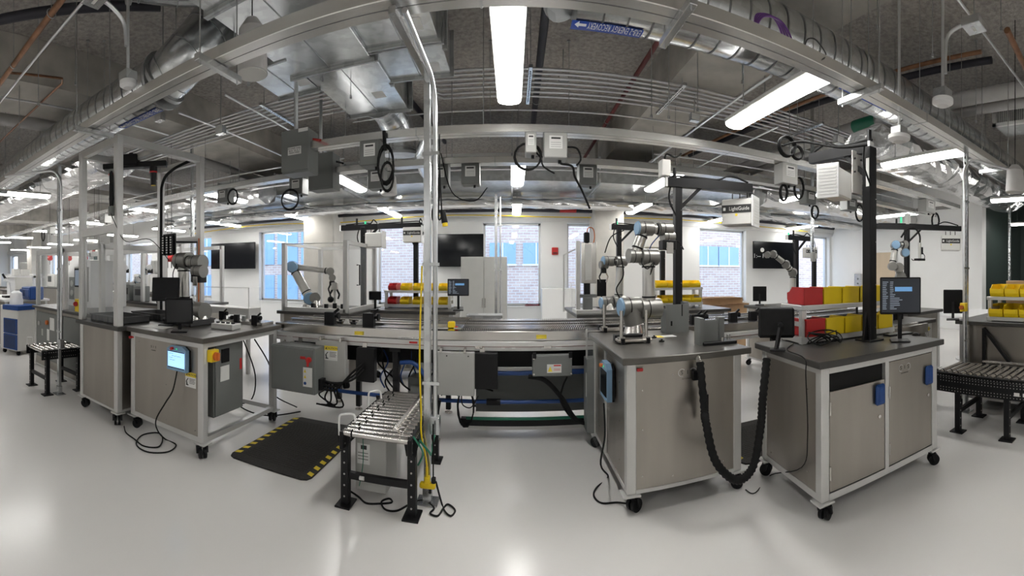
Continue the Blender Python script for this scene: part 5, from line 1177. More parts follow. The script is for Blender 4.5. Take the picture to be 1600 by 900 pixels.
def rack(label, x, y, rz, L, D_=.36, z=TZ, n=5, bw=None, red=1, lname='', bh=.12, up=.27, gap=.012, low=.05, flip=False):
    t = thing('bin_rack', label, 'rack', (x, y, z), rz, 'two-tier racks of plastic bins')
    for a in (.03, L - .03):
        for b in (.03, D_ - .03): obj('upright', MB().box(a - .02, a + .02, b - .02, b + .02, 0, up), m_alu, t)
        obj('end_bar', MB().box(a - .018, a + .018, .05, D_ - .05, up * .45, up * .45 + .03), m_alu, t)
    obj('top_shelf', MB().box(0, L, 0, D_, up - .035, up, .003), m_alu, t); obj('low_shelf', MB().box(0, L, .0, D_, low - .04, low), m_alu, t)
    bw = bw or (L - .06) / n - gap; rt = M.Rotation(rz, 4, 'Z')
    py = bin_proto(bw, D_ - .05, bh, m_yel); pr = bin_proto(bw, D_ - .05, bh, m_red); sy, sr_ = snapshot(py), snapshot(pr); fy = fr_ = True
    for lv, zz in enumerate((up, low)):
        for k in range(n):
            c = 'red' if k < red else 'yellow'
            loc = V((x, y, z)) + rt @ V((.03 + (k + .5) * (L - .06) / n, .0 + (.0 if lv == 0 else -.03), zz + .001))
            if flip: loc = loc + rt @ V((0, D_ - .03, 0))
            w_ = ['first', 'second', 'third', 'fourth', 'fifth', 'sixth'][k]
            lb_ = '%s bin on the %s tier of %s, %s from the left' % (c, ('upper', 'lower')[lv], lname, w_)
            p_, s_, f_ = (pr, sr_, fr_) if k < red else (py, sy, fy)
            if f_:
                p_.location = loc; p_.rotation_euler = (0, 0, rz + (pi if flip else 0)); p_['label'] = lb_; p_['group'] = 'bins on ' + lname
                if k < red: fr_ = False
                else: fy = False
            else: dup(p_, loc, rz + (pi if flip else 0), lb_, 'bins on ' + lname, s_)
    if red == 0:
        for c, _ in sr_: bpy.data.objects.remove(c)
        bpy.data.objects.remove(pr)
    return t
rack('two-tier aluminium rack of red and yellow bins on the cabinet bench', 1.87, 2.19, R(-6.6), .95, .28, n=5, lname='the cabinet bench rack', up=.275, bh=.125, flip=True)
rack('two-tier rack of red and yellow bins at the rear, behind the aisle post', XatY(600, 5.75), 5.75, 0, 1.0, .3, n=5, bw=.125, lname='the rear centre rack', bh=.10, up=.26, low=.06)
rack('two-tier rack of yellow bins at the rear, right of the middle robot', XatY(1022, 5.5), 5.5, 0, .78, .3, n=4, red=0, lname='the all-yellow rear rack', bh=.10, up=.30, low=.08)
# rack at the far right edge
rack('two-tier rack of yellow bins at the right edge', 3.98, 1.74, R(-90), .9, .34, n=5, red=0, lname='the right edge rack', bh=.125, up=.26)
# ================================================================ REAR AND SIDE BENCHES
def rbench(label, x0, x1, y0, y1, **kw):
    return bench('workbench', label, x0, y0, x1 - x0, y1 - y0, top=m_char, **kw)
E_ = rbench('rear left workbench carrying the robot cage, behind the conveyor', -3.02, -2.02, 4.75, 5.95)
F_ = rbench('rear centre workbench with the bin rack and a monitor', -1.90, -.78, 5.40, 6.20)
G_ = rbench('rear workbench with the lift column, behind the right end of the conveyor', .82, 1.72, 4.95, 6.1)
H_ = rbench('rear workbench with yellow bins, right of the middle robot', 1.95, 3.0, 5.15, 5.95)
J_ = rbench('dark-sided workbench at right behind the cabinet bench', 3.02, 3.92, 2.38, 3.3)
caution(J_, .80, -.002, .80, .09, .13)
N_ = rbench('workbench at the right edge seen from its steel side', 3.95, 4.95, .75, 2.05)
P_ = rbench('workbench behind the right post carrying the upright robot', 4.25, 5.08, 2.95, 3.75)
O_ = rbench('rear workbench in front of the right television', 3.55, 4.75, 4.6, 5.5)
# cage on E
cg = thing('machine_cage', 'aluminium frame cage around the robot on the rear left bench', 'cage', (-2.98, 4.80, TZ)); cw, cdp, ch = .92, 1.1, .93
for a in (0, cw):
    for b in (0, cdp): obj('post', MB().box(a - .03, a + .03, b - .03, b + .03, 0, ch, .003), m_alu, cg)
obj('top_frame', MB().box(cw - .02, cw + .02, 0, cdp, ch - .05, ch).box(0, cw, cdp - .02, cdp + .02, ch - .05, ch).box(-.02, .02, 0, cdp, ch - .04, ch), m_alu, cg); obj('front_wire', MB().tube([(0, 0, ch - .02), (cw, 0, ch - .03)], .006, 6), m_alu, cg)
obj('bottom_frame', MB().box(0, cw, -.03, .03, 0, .05).box(cw - .03, cw + .03, 0, cdp, 0, .05), m_alu, cg); obj('door_handle', MB().tube([(cw + .03, .3, .35), (cw + .07, .3, .35), (cw + .07, .3, .62), (cw + .03, .3, .62)], .01, 6), m_black, cg)
obj('clear_panel', MB().box(cw - .004, cw + .004, .03, cdp - .03, .05, ch - .05), m_acr, cg)
t = thing('fixture_plate', 'silver plate with small black fixtures inside the rear left cage', 'fixture', (-2.5, 4.95, TZ + .0)); obj('plate', MB().box(-.4, .4, 0, .3, 0, .025, .003), m_steel2, t)
for k in range(6): obj('clamp', MB().box(-.3 + .11 * k, -.26 + .11 * k, .05 + .03 * (k % 3), .1 + .03 * (k % 3), .025, .07 + .02 * (k % 2)), m_blkm if k % 2 else m_steel2, t)
t = thing('gripper_tool', 'grey and black two-finger gripper standing beside the caged robot', 'tool', tuple(at_Y(523, 470, 5.0))); t.location.z = TZ + .025
obj('stand', MB().cyl((0, 0, 0), (0, 0, .08), .03, n=12).ball((-.06, 0, .13), .045, 12), m_black, t); obj('body', MB().cyl((0, 0, .08), (0, 0, .3), .014, n=10).box(-.04, .04, -.03, .03, .26, .36, .006), m_robt, t)
obj('fingers', MB().bar((-.03, 0, .27), (-.07, 0, .2), .02).bar((-.07, 0, .2), (-.05, 0, .14), .018).bar((.03, 0, .27), (.07, 0, .2), .02).bar((.07, 0, .2), (.05, 0, .14), .018), m_blkm, t)
# lift column on G
lc = thing('lift_column', 'vertical steel lift column with black motor and orange cable on the rear bench', 'machine', (XatY(917, 5.15), 5.15, TZ))
obj('base_plate', MB().box(-.16, .16, -.15, .2, 0, .05, .004), m_alu, lc); obj('side_post', MB().box(-.14, -.09, -.03, .03, 0, .92), m_alu, lc)
obj('slide_housing', MB().box(-.08, .12, -.04, .06, .38, .90, .004), m_steel2, lc); obj('front_plate', MB().box(-.03, .05, -.06, -.04, .42, .88, .003), m_alu, lc); obj('motor', MB().box(-.04, .03, -.04, .03, .88, 1.03, .01), m_black, lc)
obj('ram', MB().box(-.04, .04, -.03, .03, .12, .40, .01), m_blkm, lc); obj('lower_clamp', MB().box(-.1, .12, -.06, .06, .20, .24).box(-.06, .06, -.08, -.02, .05, .2, .004), m_gbox, lc)
obj('orange_cable', MB().tube(spline([(0, 0, 1.03), (.02, 0, 1.09), (.08, 0, 1.08), (.1, 0, .98), (.08, 0, .88)], 6), .007, 6), m_org, lc)
t = thing('slanted_guard', 'pale frame panel with a sloping top left of the lift column', 'guard', (XatY(892, 5.6), 5.6, TZ - .02)); obj('frame', MB().prism([(-.10, 0), (.14, 0), (.14, .90), (-.10, .78)], 'y', .0, .006), m_acr, t); obj('edge', MB().bar((-.10, 0, 0), (-.10, 0, .78), .02).bar((-.10, 0, .78), (.14, 0, .90), .02), m_alu, t)
t = thing('small_monitor', 'small black monitor on the rear bench right of the lift column', 'monitor', tuple(at_Y(939, 472, 5.9))); t.location.z = TZ; obj('panel', MB().box(-.06, .08, -.01, .01, .17, .42, .004), m_black, t); obj('stand', MB().box(-.0, .02, .0, .02, 0, .2).box(-.06, .08, -.05, .05, 0, .01), m_blkm, t)

# ---------------------------------------------------------------- screens
def monitor(name, label, x, y, z, rz, w_, h, lift, tilt=0, lit=True, code=True, back=False, cat='monitor', group='monitors on benches'):
    t = thing(name, label, cat, (x, y, z), rz, group); rot = M.Rotation(tilt, 4, 'X')
    pm = MB().box(-w_ / 2, w_ / 2, -.012, .022, -h / 2, h / 2, .006); pm.xf(M.Translation((0, 0, lift)) @ rot); obj('housing', pm, m_black, t)
    sm_ = MB().box(-w_ / 2 + .01, w_ / 2 - .01, -.0135, -.012, -h / 2 + .015, h / 2 - .01); sm_.xf(M.Translation((0, 0, lift)) @ rot); s = obj('screen', sm_, m_scr2 if lit else m_scr, t)
    if code:
        a = MB()
        random.seed(int(x * 100))
        for k in range(16):
            zz = h * (.36 - k * .048); a.box(-w_ * .44, -w_ * .44 + w_ * random.uniform(.08, .14), -.0145, -.0135, zz, zz + h * .018); a.box(-w_ * .26, -w_ * .26 + w_ * random.uniform(.06, .3 if k > 6 else .1), -.0145, -.0135, zz, zz + h * .018)
        a.xf(M.Translation((0, 0, lift)) @ rot); obj('code_lines', a, m_scrl, s)
        a = MB().box(-w_ * .14, w_ * .28, -.0148, -.0135, h * .12, h * .24); a.xf(M.Translation((0, 0, lift)) @ rot); obj('dialog_window', a, m_scrb, s)
    obj('stand', MB().bar((0, .03, lift), (0, .05, .02), .03, .02).box(-.07, .07, -.03, .11, 0, .012, .003), m_blkm, t)
    return t
d0 = V((1.62, 1.72, 0)); rD = M.Rotation(R(-6.6), 4, 'Z')
pm_ = at_r(1407, 462, 3.0)
monitor('monitor', 'black monitor showing a code list and a blue dialog on the cabinet bench', pm_.x, pm_.y, TZ, -th(1407) + .12, .30, .27, pm_.z - TZ)
p = at_h(1405, 523, TZ); t = thing('keyboard', 'flat black keyboard at the front of the cabinet bench', 'keyboard', (p.x, p.y, TZ), R(-14)); obj('body', MB().box(-.13, .12, -.04, .05, 0, .012, .003), m_black, t)
kb = MB()
for i in range(11):
    for j in range(4): kb.box(-.12 + i * .0215, -.102 + i * .0215, -.033 + j * .02, -.016 + j * .02, .012, .015)
obj('keys', kb, m_gbox, t)
p = at_h(1431, 524, TZ); t = thing('computer_mouse', 'black computer mouse beside the keyboard on the cabinet bench', 'mouse', (p.x, p.y, TZ)); obj('shell', MB().ball((0, 0, .0), .032, 14, .8, 0, 1), m_black, t)
p = at_h(1292, 537, TZ)
cc = thing('cable_tangle', 'tangle of thin black cables heaped on the cabinet bench below the bins', 'cables', (p.x, p.y, TZ))
random.seed(3)
for k in range(7):
    cx, cy = random.uniform(-.13, .13), random.uniform(-.04, .04); rr = random.uniform(.06, .10); hz_ = random.choice((.01, .03, .07, .09))
    obj('loop', MB().tube(spline([(cx + rr * cos(a * .7 + k) * 1.3, cy + rr * .6 * sin(a * .7 + k), .006 + hz_ * abs(sin(a * .35 + k))) for a in range(16)], 4), .0042, 5), m_rub, cc)
run('thin_cable', [at_h(1240, 537, TZ + .005), at_h(1230, 547, TZ + .004), V((1.585, 1.83, TZ)), V((1.57, 1.80, .85)), V((1.575, 1.79, .5)), V((1.58, 1.85, .3)), fl(1205, 742), fl(1180, 770), fl(1165, 765)], .0035, m_rub, 'thin black cord hanging down the side of the cabinet bench', 'cord', sm=True, n=5)
# tablet back on stand left of the rack
p = at_h(1186, 536, TZ)
t = thing('tablet_stand', 'black tablet seen from behind on a jointed stand at the left of the cabinet bench', 'tablet', (1.66, 2.16, TZ), R(-36)); rt_ = M.Translation((0, .1, .16)) @ M.Rotation(R(-14), 4, 'X')
a = MB().box(-.15, .10, -.015, .015, -.10, .11, .02); a.xf(rt_); obj('tablet', a, m_black, t); a = MB().box(-.14, .09, -.03, -.015, -.09, .1, .012); a.xf(rt_); obj('back_shell', a, m_rub, t)
obj('arm', MB().bar((.0, -.02, .15), (-.03, -.05, 0), .022).cyl((0, -.03, .16), (0, .09, .16), .016, n=10).box(-.07, .03, -.09, .0, 0, .012, .003), m_blkm, t)
# left bench screens
p = at_r(259, 452, 3.95); monitor('monitor', 'flat black monitor tilted beside the large left robot', p.x, p.y, TZ, .62, .27, .23, p.z - TZ, R(-8), False, False)
p = at_r(280, 486, 3.5); t = monitor('touch_panel', 'black rugged touch panel on a stand in front of the left robot', p.x, p.y, TZ, .70, .235, .22, p.z - TZ + .0, R(10), False, False, cat='tablet')
p = at_r(716, 449, 5.55); monitor('monitor', 'black monitor on the rear centre bench beside the bin rack', p.x, p.y, TZ, .1, .29, .23, p.z - TZ, 0, True, True)
p = at_r(586, 462, 5.6); monitor('touch_panel', 'small black touch panel beside the rear left cage', p.x, p.y, TZ, .3, .17, .12, p.z - TZ, R(12), False, False, cat='tablet')
p = at_r(1489, 471, 4.5); monitor('monitor', 'dark back of a monitor on the bench behind the right post', p.x, p.y, TZ, pi - th(1489), .21, .26, p.z - TZ, 0, False, False)
p = at_r(1187, 459, 6.6); monitor('monitor', 'dark monitor before the wall below the right television', p.x, p.y, TZ, pi - th(1187), .22, .24, p.z - TZ, 0, False, False)
# TVs
def tv(label, x0, x1, z0, z1, rz=0, dy=.12):
    cx = (x0 + x1) / 2; w2 = (x1 - x0) / 2; t = thing('television', label, 'television', (cx, WY - dy, z0), rz, 'wall-mounted televisions'); h = z1 - z0
    obj('bezel', MB().box(-w2, w2, -.03, .02, 0, h, .005), m_black, t); obj('screen', MB().box(-w2 + .012, w2 - .012, -.0315, -.03, .012, h - .012), m_scr, t); obj('wall_mount', MB().box(-.2, .2, .02, dy, h * .3, h * .7), m_blkm, t); return t
tv('large dark television on the left of the window wall', -8.35, -6.85, 1.60, 2.36, R(8), .24)
tv('large dark television behind the aisle post and white cabinet', -1.84, -.66, 1.62, 2.38, 0)
t3 = tv('large dark television on the right of the window wall, showing small pale writing', 6.3, 7.75, 1.6, 2.36, R(-10), .26)
a = text_mb('1:-- PM', .12); a.xf(M.Translation((-.48, -.033, .35))); a.cyl((-.45, -.032, .52), (-.45, -.036, .52), .06, n=16); obj('screen_writing', a, m_wlab, t3)
# white cabinet etc.
t = thing('storage_cabinet', 'tall white two-door cabinet against the window wall straight ahead', 'cabinet', (XatY(756, 8.9), 8.9, 0)); cw2 = (XatY(792, 8.9) - XatY(720, 8.9)) / 2; ctop = HC + 27 / F * 8.9
obj('carcass', MB().box(-cw2, cw2, 0, .5, .06, ctop, .004), m_lbox, t)
for s_ in (-1, 1):
    d_ = obj('door', MB().box(min(0, s_ * cw2) + .004, max(0, s_ * cw2) - .004, -.02, 0, .09, ctop - .01, .003), m_lbox, t); obj('handle', MB().cyl((s_ * .03, -.045, .72), (s_ * .03, -.045, .92), .007, n=8).cyl((s_ * .03, -.02, .74), (s_ * .03, -.045, .74), .006).cyl((s_ * .03, -.02, .9), (s_ * .03, -.045, .9), .006), m_steel2, d_)
obj('plinth', MB().box(-cw2 + .02, cw2 - .02, .02, .48, 0, .06), m_gbox, t)
t = thing('fire_alarm', 'red fire alarm on the white wall between two windows', 'fire alarm', (XatY(867, WY), WY, HC + 30 / F * WY)); obj('body', MB().box(-.075, .075, -.05, 0, 0, .17, .01), m_red, t); obj('strobe', MB().box(-.05, .05, -.06, -.05, .02, .06, .004), m_redpipe, t)
t = thing('white_locker', 'low white cabinet below the wall right of the centre window', 'cabinet', (XatY(878, 9.2), 9.15, 0)); obj('carcass', MB().box(-.45, .3, 0, .4, 0, 1.12, .004), m_wall, t); obj('conduit', MB().cyl((.2, -.02, 0), (.2, -.02, 1.25), .012), m_white, t)
for i, (x, l) in enumerate([(832, 'dark red jacket lying on the centre window sill'), (894, 'dark red cloth lying on the sill of the narrow window')]):
    p = V((XatY(x, WY + .02), WY + .02, Z0 + .001)); o = MB()
    random.seed(i); 
    for k in range(5): o.ball((-.12 + .06 * k, 0, .0), random.uniform(.04, .07), 10, .8, 0, 1)
    o = obj('jacket', o, m_redpipe); o.location = p; tag(o, l, 'clothing')
# cardboard stack
t0 = XatY(1128, 7.0)
for i, (dx, z, w_, d_, h, rz, l) in enumerate([(0, .0, 1.0, .6, .62, 0, 'flat-topped cardboard box at the bottom of the stack by the right window'), (.12, .62, .95, .55, .24, .05, 'wide cardboard box in the middle of the stack by the right window'), (0, .86, .90, .5, .12, -.06, 'crushed cardboard lying on top of the stack by the right window')]):
    t = thing('cardboard_box', l, 'box', (t0 + dx, 7.2, z), rz, 'stacked cardboard boxes'); obj('carton', MB().box(-w_ / 2, w_ / 2, -d_ / 2, d_ / 2, 0, h, .01), m_card, t)
    obj('flap', MB().add([(-w_ / 2, -d_ / 2, h), (w_ / 2, -d_ / 2, h), (w_ / 2 - .05, -d_ / 2 - .1, h + .012), (-w_ / 2 + .03, -d_ / 2 - .12, h + .02)], [(0, 1, 2, 3)]), m_card, t)

# ---------------------------------------------------------------- fixtures on the middle bench
def rods_fixture(label, cx, cy, w_, n_black=True):
    t = thing('rod_fixture', label, 'fixture', (cx, cy, TZ)); obj('base_plate', MB().box(-w_ / 2, w_ / 2, -.05, .06, 0.012, .03, .003), m_steel, t)
    for x in (-w_ / 2 + .03, w_ / 2 - .03): obj('rod', MB().cyl((x, .0, .03), (x, .0, .235), .013, n=14).cyl((x, .0, .03), (x, .0, .045), .03, n=14), m_steel2, t); obj('knob', MB().cyl((x, -.045, .0), (x, -.045, .04), .016, n=10), m_black, t)
    obj('black_bar', MB().box(-w_ / 2 + .0, w_ / 2 - .03, .07, .13, 0, .05, .004), m_blkm, t); return t
p = at_h(993, 537, TZ); rods_fixture('nearer pair of steel rods on a plate on the middle bench', p.x, p.y + .04, .25)
p = at_h(958, 518, TZ); rods_fixture('farther pair of steel rods with black bar on the middle bench', p.x, p.y, .22)
for i, (x, y) in enumerate(((1034, 534), (1022, 528))):
    p = at_h(x, y, TZ); o = obj('loose_clamp', MB().cyl((0, 0, 0), (0, 0, .01), .02, n=12).cyl((0, 0, .01), (0, 0, .02), .008, n=8), m_black); o.location = p; tag(o, ['black knob lying on the middle bench, nearer one', 'black knob lying on the middle bench, beside the yellow label'][i], 'knob', 'loose black knobs')
t = thing('plate_fixture', 'grey upright plates on a black base at the right corner of the middle bench', 'fixture', (1.405, 2.60, TZ), R(-4)); obj('base', MB().box(-.12, .14, -.08, .06, 0, .022, .003), m_blkm, t)
obj('upright_plate', MB().box(-.11, .01, -.03, -.015, .022, .17), m_gbox, t); obj('upright_plate', MB().box(-.14, -.11, -.06, .05, .0, .19), m_gbox, t); obj('upright_plate', MB().box(.02, .06, -.03, .03, .022, .19), m_gbox, t); obj('pins', MB().cyl((.09, -.02, .02), (.09, -.02, .06), .006).cyl((.11, -.02, .02), (.11, -.02, .06), .006).cyl((.03, -.06, .02), (.03, -.06, .05), .012), m_steel2, t)
t = thing('post_bracket', 'grey box bracket around the foot of the black post on the middle bench', 'bracket', (1.39, 3.22, TZ + .04)); obj('plate', MB().box(-.12, .09, -.01, .0, -.04, .20).box(.05, .09, 0, .12, -.04, .22).box(-.12, -.1, 0, .12, -.04, .16), m_gbox, t); obj('slots', MB().box(-.08, -.065, -.0115, -.01, .02, .06).box(.02, .03, -.0115, -.01, .1, .2), m_slot, t)
for i, (x, y) in enumerate(((1094, 512), (1145, 512), (1176, 505), (1085, 506))):
    p = at_Y(x, y, 3.62); stop_block(p.x, 3.62, ['black block on the conveyor behind the grey plate fixture', 'black block on the conveyor right of the plate fixture', 'black block on the conveyor behind the tablet', 'black block on the conveyor beside the post bracket'][i], .95)
# ---------------------------------------------------------------- left bench details
p = at_h(364, 508, TZ)
t = thing('clamp_fixture', 'metal fixture block with black clamps on the left bench', 'fixture', (-2.42, 2.86, TZ), R(6)); obj('block', MB().box(-.10, .13, -.07, .08, 0, .05, .004), m_alu, t)
for k in range(4): obj('clamp', MB().cyl((-.07 + .055 * k, .0, .05), (-.07 + .055 * k, .0, .062), .018, n=12), m_blkm, t)
obj('upright', MB().box(.02, .07, .12, .16, 0, .12, .004).cyl((.0, .14, .09), (-.02, .14, .09), .02), m_black, t)
for i, (x, y, l) in enumerate([(352, 492, 'black toggle clamp at the rear of the left bench'), (399, 503, 'black stop block at the right corner of the left bench')]):
    p = at_h(x + (0 if i else 15), y + 5, TZ); stop_block(p.x, min(p.y, 3.4), l, .8, TZ)
t = thing('tool_tray', 'shallow steel tray with small parts along the rear of the left bench', 'tray', (-2.95, 3.22, TZ)); obj('tray', MB().box(.2, .7, 0, .2, 0, .03, .003), m_steel2, t); obj('small_parts', MB().box(.25, .3, .03, .08, .03, .06).cyl((.4, .1, .03), (.4, .1, .07), .02).box(.5, .6, .06, .12, .03, .05), m_gbox, t)
t = thing('clear_box', 'clear acrylic enclosure standing behind the left bench', 'enclosure', (-4.62, 4.7, .95)); obj('panels', MB().box(0, 1.1, 0, .006, 0, .3).box(0, .006, 0, .3, 0, .3).box(1.094, 1.1, 0, .3, 0, .3), m_acr, t); obj('edges', MB().bar((0, 0, .3), (1.1, 0, .3), .008).bar((0, 0, 0), (0, 0, .3), .008).bar((1.1, 0, 0), (1.1, 0, .3), .008), m_alu, t); obj('base', MB().box(0, 1.1, 0, .3, -.1, 0), m_alu, t)
obj('legs', MB().box(.02, .07, .02, .07, -.95, -.1).box(1.03, 1.08, .02, .07, -.95, -.1), m_alu, t)
t = thing('paper_sheet', 'grey printed sheet lying on the left bench by the cage post', 'paper', (-2.95, 2.50, TZ), R(8)); obj('sheet', MB().box(-.14, .14, -.08, .08, 0, .0015), m_wlab, t)

# ---------------------------------------------------------------- right side details
t = thing('tool_stand', 'pair of black rods with a T-shaped top on the right bench', 'fixture', (3.08, 2.75, TZ)); obj('rods', MB().cyl((0, 0, 0), (0, 0, .33), .012).cyl((.14, 0, 0), (.14, 0, .33), .012), m_blkm, t); obj('crossbar', MB().cyl((-.16, 0, .34), (.2, 0, .34), .014), m_blkm, t); obj('base', MB().box(-.1, .22, -.06, .06, 0, .02), m_blkm, t)
t = thing('stop_button', 'yellow stop button box with red knob on the right galvanised post', 'switch', (3.80, 1.92, 1.06)); obj('box', MB().box(-.035, .035, -.03, .03, 0, .09, .006), m_yel, t); obj('button', MB().cyl((-.035, 0, .045), (-.065, 0, .045), .022, n=14), m_org, t)
t = thing('black_clamps', 'row of black clamp blocks on the bench left of the right post', 'fixture', (3.45, 2.62, TZ)); [obj('clamp', MB().box(k * .07, k * .07 + .05, 0, .05, 0, .12, .004).cyl((k * .07 + .025, -.02, .08), (k * .07 + .025, 0, .08), .02), m_blkm, t) for k in range(4)]
t = thing('conveyor_end', 'short pale conveyor end crossing behind the cabinet bench', 'conveyor', (2.80, 2.20, .86)); obj('frame', MB().box(-.4, .75, 0, .03, 0, .09).box(-.4, .75, .12, .15, 0, .09), m_steel2, t); obj('bed', MB().box(-.4, .75, .03, .12, .04, .06), m_steel2, t); obj('legs', MB().box(.6, .65, .03, .1, -.86, 0).box(-.3, -.25, .03, .1, -.86, 0), m_blkm, t)
obj('angled_brace', MB().bar((3.93, 1.75, .88), (3.90, 1.45, .55), .03).bar((3.93, 1.75, .88), (3.93, 1.75, .45), .03), m_blkm); tag(bpy.data.objects['angled_brace'], 'black angled brace on the steel side of the right edge bench', 'brace')
t = thing('cardboard_box', 'cardboard box on the upper tier behind the right edge bins', 'box', (4.55, 1.5, TZ)); obj('carton', MB().box(-.1, .15, -.2, .2, 0, .42, .005), m_card, t)
t = thing('wall_switch_panel', 'stainless control panel on the pale wall left of the wooden door', 'control panel', (XR, 8.4, 1.0), 0); obj('plate', MB().box(-.05, 0, -.15, .15, 0, .45, .005), m_steel2, t); obj('buttons', MB().cyl((-.05, 0, .3), (-.06, 0, .3), .03).cyl((-.05, 0, .15), (-.06, 0, .15), .03), m_gbox, t)
o = obj('white_round_table', MB().cyl((0, 0, .76), (0, 0, .79), .7, n=40).cyl((0, 0, .03), (0, 0, .76), .04).cyl((0, 0, 0), (0, 0, .03), .3, n=24), m_white); o.location = (6.3, 3.0, 0); tag(o, 'white curved table top behind the right benches', 'table')
for i, (x, y) in enumerate(((4.9, 3.2), (5.4, 5.2), (-5.6, 5.6))):
    pass
# ================================================================ FAR LEFT MACHINERY
LB = bench('machine_bench', 'grey-fronted machine bench at left behind the galvanised post', -6.1, 2.62, 1.95, 1.1, top=m_char, group=None, cat='workbench', post=.05, casters=False)
q = MB().box(.1, 1.0, -.012, .006, .16, .86).box(1.03, 1.85, -.012, .006, .16, .86); obj('front_cabinet_door', q, m_gbox, LB)
obj('switches', MB().cyl((.22, -.012, .68), (.22, -.03, .68), .035).box(.3, .36, -.016, -.012, .5, .6), m_lbox, LB); obj('orange_switch', MB().cyl((.52, -.012, .72), (.52, -.04, .72), .035), m_org, LB); obj('white_labels', MB().box(.6, .75, -.016, -.012, .62, .8).box(.5, .58, -.016, -.012, .45, .62), m_wlab, LB)
cg = thing('machine_cage', 'clear-panelled aluminium cage on the grey machine bench at left', 'cage', (-6.05, 2.66, TZ)); cw, cdp, ch = 1.9, 1.0, .86
for a in (0, .95, cw):
    for b in (0, cdp): obj('post', MB().box(a - .03, a + .03, b - .03, b + .03, 0, ch, .003), m_alu, cg)
obj('top_frame', MB().box(0, cw, -.03, .03, ch - .06, ch + .02).box(0, cw, cdp - .03, cdp + .03, ch - .06, ch + .02).box(-.03, .03, 0, cdp, ch - .06, ch).box(cw - .03, cw + .03, 0, cdp, ch - .06, ch), m_alu, cg)
obj('clear_panel', MB().box(.03, cw - .03, -.003, .003, 0, ch - .06), m_acr, cg)
def blob(name, label, cat, loc, parts):
    t = thing(name, label, cat, loc)
    for nm, mb, m_ in parts: obj(nm, mb, m_, t)
    return t
blob('milling_head', 'pale moulded machine with grey speaker plate inside the left clear cage', 'machine', (-5.5, 3.1, TZ), [('body', MB().prism([(-.35, 0), (.35, 0), (.35, .7), (.1, .72), (-.35, .5)], 'y', 0, .4), m_white), ('grey_plate', MB().box(-.3, -.1, -.01, 0, .1, .45), m_gbox), ('round_vents', MB().cyl((-.2, -.01, .2), (-.2, -.02, .2), .05).cyl((-.2, -.01, .35), (-.2, -.02, .35), .05), m_lbox), ('blue_plate', MB().box(-.02, .08, -.02, 0, .12, .42), m_blu)])
blob('operator_screen', 'grey framed touch screen above the stop button at left', 'touch screen', (-4.72, 2.60, 1.28), [('housing', MB().box(-.02, .28, 0, .05, -.18, .26, .005), m_lbox), ('bezel', MB().box(0, .26, -.006, 0, .0, .24), m_black), ('screen', MB().box(.02, .24, -.008, -.006, .02, .22), m_scrl)])
blob('stop_button', 'yellow stop button with red knob left of the cage bench', 'switch', (-4.55, 2.56, .97), [('box', MB().box(-.05, .05, -.03, .03, 0, .16, .006), m_yel), ('button', MB().cyl((0, -.03, .1), (.02, -.06, .1), .03), m_red)])
blob('gas_cylinder', 'dark green cylinder standing behind the cage bench at left', 'cylinder', (-6.45, 3.95, 0), [('cylinder', MB().cyl((0, 0, .3), (0, 0, 1.75), .07, n=20).ball((0, 0, 1.75), .07, 16, 1, 0, 1), mat('dark_green_paint', (.02, .06, .05), .4, 0, 'noise', 9, .1)), ('valve', MB().cyl((0, 0, 1.85), (0, 0, 1.93), .03), m_red), ('base', MB().cyl((0, 0, 0), (0, 0, .3), .13, n=20), m_blkm)])
# second cage line behind
B2 = bench('machine_bench', 'machine bench seen through the tall cage, carrying pale blue robots', -6.95, 4.5, 2.25, 1.1, group=None, top=m_char, post=.05, casters=False)
cg = thing('machine_cage', 'wide aluminium frame around the pale blue robots at left', 'cage', (-6.9, 4.55, TZ)); cw, cdp, ch = 2.15, 1.0, 1.0
for a in (0, 1.15, cw):
    for b in (0, cdp): obj('post', MB().box(a - .03, a + .03, b - .03, b + .03, 0, ch, .003), m_alu, cg)
obj('top_frame', MB().box(0, cw, -.03, .03, ch - .06, ch).box(0, cw, cdp - .03, cdp + .03, ch - .06, ch), m_alu, cg)
for x, l in ((213, 'pale blue robot arm seen through the tall cage'), (176, 'pale blue robot arm behind the cage corner post')):
    Yb = 4.95; robot(l, (XatY(x, Yb), Yb, TZ), [at_Y(x, 460, Yb), at_Y(x - 3, 445, Yb), at_Y(x + 4, 436, Yb), at_Y(x + 20, 418, Yb)], [.07, .07, .06, .05], 1.2, m_link=m_tealrobot, m_j=m_tealrobot, tool='block', cap_mat=m_white)
for i, (x, y, Yy, w_, h, m_, nm, l) in enumerate([(199, 472, 4.3, .3, .28, m_gbox, 'tool_block', 'grey tool block behind the cage crates'), (156, 450, 4.4, .34, .2, m_lbox, 'instrument', 'small instrument with dark display behind the cage'), (148, 462, 4.2, .16, .16, m_steel2, 'polished_fitting', 'polished round fitting behind the cage'), (180, 470, 4.3, .25, .3, m_gbox, 'tool_block', 'tall grey tool block beside the cage post'), (225, 465, 4.2, .2, .2, m_blkm, 'tool_block', 'black tool block in front of the pale blue robot'), (236, 455, 4.3, .12, .24, m_alu, 'tool_block', 'slim aluminium block in front of the pale blue robot')]):
    p = at_Y(x, y, Yy); st = blob(nm, l, 'machine part', (p.x, 4.62, TZ), [('body', MB().box(-w_ / 2, w_ / 2, -.08, .08, 0, h, .01), m_), ('top', MB().box(-w_ / 3, w_ / 3, -.06, .04, h, h + .05, .005).cyl((0, 0, h), (0, 0, h + .08), .02), m_lbox), ('face', MB().box(-w_ * .3, w_ * .3, -.084, -.08, h * .4, h * .8), m_ink)])
p = at_Y(151, 412, 4.5)
